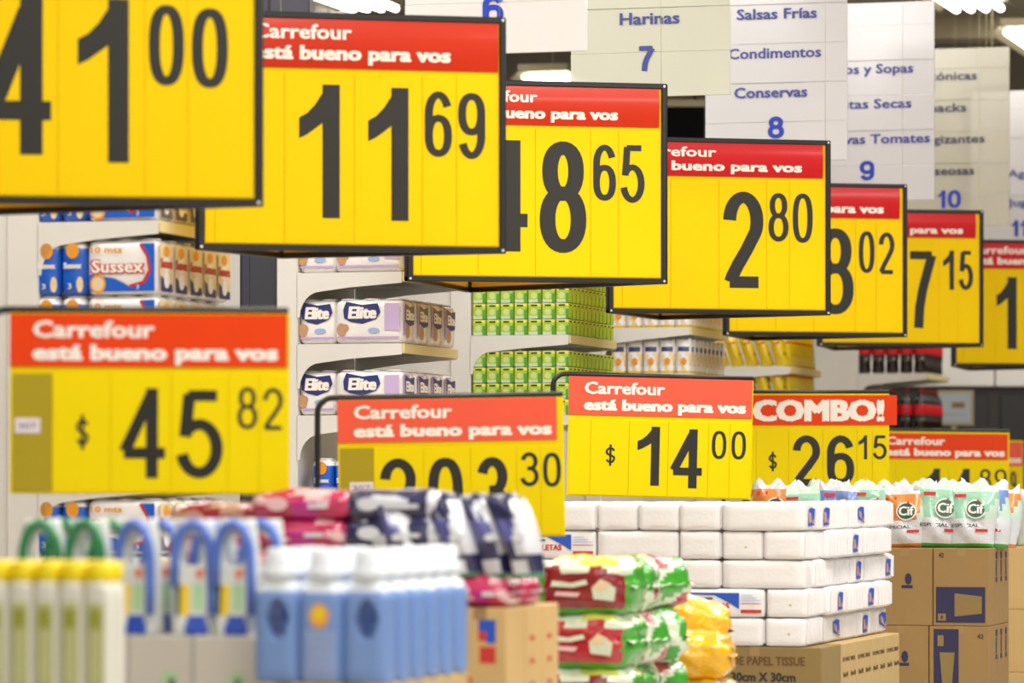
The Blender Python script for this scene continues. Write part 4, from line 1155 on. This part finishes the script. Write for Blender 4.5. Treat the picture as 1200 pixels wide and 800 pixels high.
def mk_lie(seed, kind, w_=.30, d=.19, h=.083):
    def b():
        root = empty(kind+'_bag', cat='bag'); rnd = random.Random(seed); a1, a2 = rnd.uniform(0, 6), rnd.uniform(0, 6)
        m = MB()
        def mf(x, y, z, s):
            f = math.sin(x*5+a1+z*3)+math.sin(z*5+y*2+a2)
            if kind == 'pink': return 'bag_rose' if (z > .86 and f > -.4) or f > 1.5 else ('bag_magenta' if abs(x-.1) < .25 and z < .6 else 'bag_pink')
            return 'bag_white' if f > .85 or x > .78 else 'bag_navy'
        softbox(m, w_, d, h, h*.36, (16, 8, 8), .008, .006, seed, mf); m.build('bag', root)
        e = MB()
        for sx in (-1, 1): e.cbox(min(sx*(w_/2-.006), sx*(w_/2+.016)), max(sx*(w_/2-.006), sx*(w_/2+.016)), -d*.4, d*.4, h*.5-.002, h*.5+.002, .001, 'bag_rose' if kind == 'pink' else 'bag_navy')
        e.build('seam', root)
        p = MB(); y = -d/2-.0125
        patch(p, disc(-w_*.22, h*.55, .035, .02), y, 'bag_rose' if kind == 'pink' else 'bag_white'); patch(p, rect(w_*.1, w_*.3, h*.4, h*.55), y, 'bag_white'); p.build('print', root)
        return root
    return b
PK = [proto('pink_bag_%d' % i, mk_lie(41+i, 'pink')) for i in range(2)]
NV = [proto('navy_bag_%d' % i, mk_lie(51+i, 'navy')) for i in range(2)]
G = 'pink and navy bags above the blue jugs'
lt = ['lowest', 'second', 'third', 'topmost']
for lv in range(4):
    z = z3+.085*lv
    if lv < 4:
        put(PK[lv % 2], row(c3p, -.665+.006*lv, .12, z-.0), -TH+.04*((lv % 2)-.5), 'glossy pink bag lying in the right pink stack, %s' % lt[lv], G)
        put(NV[lv % 2], row(c3p, -.365, .12+.004*lv, z), -TH-.04*((lv % 2)-.5), 'glossy navy and white bag lying flat, %s of its stack' % lt[lv], G)
for lv in range(3):
    c = put(PK[(lv+1) % 2], row(c3p, -.94, .20, z3+.085*lv+.045), -TH, 'pink bag of the left, lower stack, %s' % lt[lv], G)
carton(c3p, -1.09, -.80, .1, .30, .117, z3+.045, 'cardboard box under the left pink bags', 'cardboard_light')
zbs = z3+.085
for k in range(2):
    e = put(PK[k], row(c3p, -.095-.0*k, .115+.2*k, z3), -TH, 'pink and white bag flattened under the standing navy bags, %s' % ('front', 'rear')[k], G)
    e.scale = (.6, 1, 1)
def mk_stand(seed):
    def b():
        root = empty('standing_bag', cat='bag'); rnd = random.Random(seed); a1 = rnd.uniform(0, 6)
        m = MB()
        def mf(u, v, s):
            if v < .08: return 'bag_teal'
            if v < .2 and abs(u+.1) < .5: return 'bag_white'
            if u > .15+.25*math.sin(v*5+a1) and .25 < v < .95: return 'bag_white'
            if .45 < v < .7: return 'bag_violet'
            return 'bag_navy'
        th = lambda u, v: .115*(math.sin(math.pi*min(1, .12+v*.85))**.5)*(1-abs(u)**3)+.003
        sheet(m, lambda v: .058-.006*math.cos(v*4), .245, th, 12, 18, mf, wob=.010, seed=seed)
        # the top slumps to the left
        m.v = [(x-.055*(z/.245)**2, y, z) for x, y, z in m.v]
        m.build('bag', root)
        s_ = MB().cbox(-.10, -.01, -.004, .004, .236, .252, .002, 'bag_white'); s_.build('seam', root)
        p = MB(); patch(p, disc(.0, .12, .022, .012), -.066, 'bag_white'); p.build('print', root)
        return root
    return b
STB = [proto('standing_bag_%d' % i, mk_stand(61+i)) for i in range(3)]
for k in range(5):
    x = (.045, -.055, -.145, -.235, -.32)[k]
    put(STB[k % 3], row(c3p, x-.0, .07+(.03 if k % 2 else 0)-(.0), zbs+(.0 if k < 3 else .0)), (0, -.10, -TH+.15*(k % 2)), 'navy and white bag standing and slumping left, %s from the right' % ORD[k], 'standing navy bags')

# ---------------------------------------------------------------- P2: blue softener jugs
c2p = corner_at(452, 10.0); z2 = zz(802, 10.0)
def mk_jug():
    root = empty('softener_jug', cat='bottle')
    m = MB(); H = .262
    hw = lambda v: .056 if v < .78 else .056-.030*((v-.78)/.22)**1.6
    th = lambda u, v: .092*(1-.35*abs(u)**5)*(1 if v < .8 else 1-.55*((v-.8)/.2)**1.5)*(.86+.14*min(1, v*9))
    def mf(u, v, s):
        return 'jug_cap' if v > .87 else 'jug_blue'
    sheet(m, hw, H, th, 28, 44, mf, hole=lambda u, v: ((u-.1)/.52)**2+((v-.60)/.19)**2 < 1)
    m.build('body', root)
    MB().lathe([(.030, -.004), (.046, .004), (.047, .012), (.040, .024), (.038, .03), (.036, .066), (.031, .072), (.012, .073)], 'jug_cap', 16, z0=H-.004).build('cap', root)
    MB().lathe([(.052, 0), (.050, .006)], 'jug_cap', 16, sy=.7, z0=H-.03).build('collar', root)
    return root
def mk_jug_l():
    root = empty('softener_jug', cat='bottle')
    m = MB(); H = .262
    hw = lambda v: .056 if v < .78 else .056-.030*((v-.78)/.22)**1.6
    th = lambda u, v: .092*(1-.35*abs(u)**5)*(1 if v < .8 else 1-.55*((v-.8)/.2)**1.5)*(.86+.14*min(1, v*9))
    sheet(m, hw, H, th, 14, 20, lambda u, v, s: 'jug_cap' if v > .87 else ('label_lilac' if (v < .5 and abs(u) < .75) else 'jug_blue')); m.build('body', root)
    MB().lathe([(.030, -.004), (.046, .004), (.047, .012), (.040, .024), (.038, .03), (.036, .066), (.031, .072), (.012, .073)], 'jug_cap', 16, z0=H-.004).build('cap', root)
    p = MB(); patch(p, disc(.0, .165, .026, .03), -.0475, 'sun_orange'); patch(p, disc(.0, .17, .017, .018), -.0482, 'sun_yellow')
    for k in range(3): patch(p, rect(-.03+.005*k, .03-.006*k, .115-.022*k, .125-.022*k), -.0475, 'jug_light')
    p.build('print', root)
    return root
JG, JL = proto('softener_jug', mk_jug), proto('softener_jug_label', mk_jug_l)
pallet(c2p, -.34, .02, .0, .75, 'wooden pallet under the blue jugs')
h2 = (z2-.117)/3
for lv in range(3):
    for j in range(2):
        carton(c2p, -.175*(j+1), -.175*j+.0, .0, .72, .117+h2*lv, .117+h2*(lv+1), 'cardboard box under the blue jugs, %s layer, %s' % (LN[lv] if lv < 2 else 'top', ('right', 'left')[j]), 'cardboard_light', 'boxes under the blue jugs')
G = 'blue softener jugs'
for k in range(3):
    pr_ = (JG, JL, JG, JL, JG)[k]
    put(pr_, row(c2p, -.057-.1155*k, .05, z2+.001), -TH, 'blue softener jug %s, front row, %s from the right corner' % ('with open handle' if pr_ is JG else 'with yellow sun label', ORD[k]), G)
for j in range(1, 6):
    for k in range(1 if j > 2 else 3):
        put(JL if (j+k) % 2 and j > 1 else JG, row(c2p, -.057-.1155*k, .05+.125*j, z2+.001), -TH, 'blue softener jug with white cap, %s row back, %s from the right corner' % (ORD[j], ORD[k]), G)

# ---------------------------------------------------------------- P1: pouches, white cartons, yellow capped bottles
c1p = corner_at(302, 10.25); zc1 = zz(745, 10.25)
pallet(c1p, -.72, .0, -.0, .5, 'wooden pallet under the white pouches')
def pr_white(p, a, b, h):
    y = -b-.001
    patch(p, rect(a*.1, a*.6, h*.45, h*.7), y, 'pouch_mint'); patch(p, rect(a*.3, a*.5, h*.5, h*.65), y, 'pouch_deep'); patch(p, rect(-a*.6, -a*.3, h*.2, h*.3), y, 'film_peach')
for k in range(4):
    carton(c1p, -.176*(k+1), -.176*k, 0, .25, .117+.7, zc1, 'pale printed carton under the pouches, %s from the right' % ORD[k], 'carton_white', 'pale cartons under the pouches', pr_white)
    carton(c1p, -.176*(k+1), -.176*k, 0, .25, .117, .117+.7, 'tall lower carton, %s from the right, under the pale cartons' % ORD[k], 'cardboard', 'lower cartons under the pouches')
def mk_pouch2(col, seed):
    def b():
        root = empty('handled_pouch', cat='detergent pouch'); m = MB()
        th = lambda u, v: .10*(1-.72*v)*(1-abs(u)**6)+.004
        def mf(u, v, s):
            if v < .16: return 'pouch_royal' if abs(u-.2) < .55-v*1.2 else 'pouch_white'
            if .16 <= v < .45 and -.75 < u < -.45: return 'pouch_deep' if col != 'pouch_green' else 'pouch_green'
            if .16 <= v < .45 and -.45 < u < -.15: return 'sun_yellow'
            if .2 < v < .42 and 0 < u < .5: return 'pouch_mint'
            return 'pouch_white'
        hw = lambda v: .060 if v < .55 else .060-.012*((v-.55)/.45)**2
        sheet(m, hw, .29, th, 20, 30, mf, hole=lambda u, v: (u/.5)**2+((v-.72)/.17)**2 < 1 and v > .6); m.build('pouch', root)
        # the coloured carrying handle arches over the opening
        pts = []
        for k in range(15):
            a = math.pi*k/14; pts.append((.046*math.cos(a), -.032, .185+.095*math.sin(a)))
        pts = [(.052, -.045, .05), (.05, -.038, .12)]+pts+[(-.048, -.036, .12)]
        MB().tube(pts, .0125, col, 8).build('handle', root)
        p = MB(); patch(p, disc(.02, .155, .010, .012), -.046, 'cap_orange'); p.build('print', root)
        return root
    return b
PB, PG = proto('handled_pouch', mk_pouch2('pouch_blue', 1)), proto('handled_pouch_green', mk_pouch2('pouch_green', 2))
pr_off = [(-.075, PB), (-.19, PB), (-.335, PB), (-.475, PG), (-.60, PG)]
for j in range(2):
    for k, (u, pp) in enumerate(pr_off):
        put(pp, row(c1p, u+.02*j, .06+.115*j, zc1+.001), (0, .03*math.sin(k*3+j), -TH+.2*math.sin(k*2+j*2)), 'white pouch with %s handle, %s row, %s from the right' % ('blue' if pp is PB else 'green', ('front', 'rear')[j], ORD[k]), 'handled detergent pouches')
c0p = corner_at(126, 9.3); z0p = zz(657, 9.3)-.345
pallet(c0p, -.34, .0, .0, .20, 'wooden pallet under the yellow capped bottles')
for k in range(2): carton(c0p, -.17*(k+1), -.17*k, 0, .20, .117, z0p, 'tall cardboard box under the yellow capped bottles, %s' % ('right', 'left')[k], 'cardboard')
def mk_ycap():
    root = empty('yellow_capped_bottle', cat='bottle'); m = MB(); H = .295
    hw = lambda v: .029 if v < .88 else .029-.006*((v-.88)/.12)**2
    th = lambda u, v: .058*(1-.4*abs(u)**4)
    def mf(u, v, s):
        if v > .86: return 'bottle_white'
        if abs(u) > .72: return 'bottle_white'
        if v < .2: return 'carton_deep' if math.sin(u*9+v*20) > .2 else 'label_olive_dark'
        return 'label_olive_dark' if abs(abs(u)-.5) < .12 and v < .8 else 'label_olive'
    sheet(m, hw, H, th, 14, 20, mf); m.build('body', root)
    MB().lathe([(.024, 0), (.0295, .004), (.0305, .01), (.0295, .046), (.024, .05), (.01, .0505)], 'cap_yellow', 16, z0=H-.002).build('cap', root)
    p = MB(); patch(p, rect(-.012, .012, .19, .235), -.0305, 'label_olive_dark'); p.build('print', root)
    return root
YC = proto('yellow_capped_bottle', mk_ycap)
for j in range(2):
    for k in range(5):
        put(YC, row(c0p, -.032-.062*k, .033+.064*j, z0p+.001), -TH, 'white bottle with yellow cap and olive label, %s row, %s from the right' % (('front', 'second', 'third', 'fourth', 'rear')[j], ORD[k]), 'yellow capped bottles')
for k, (u, v) in enumerate(((-.05, .3), (-.30, .3))): pass

for o in list(PR.values()):          # a kind that was never placed
    if not USED.get(o.name):
        for c in list(o.children_recursive): bpy.data.objects.remove(c)
        bpy.data.objects.remove(o)
bpy.data.objects.remove(TOB)
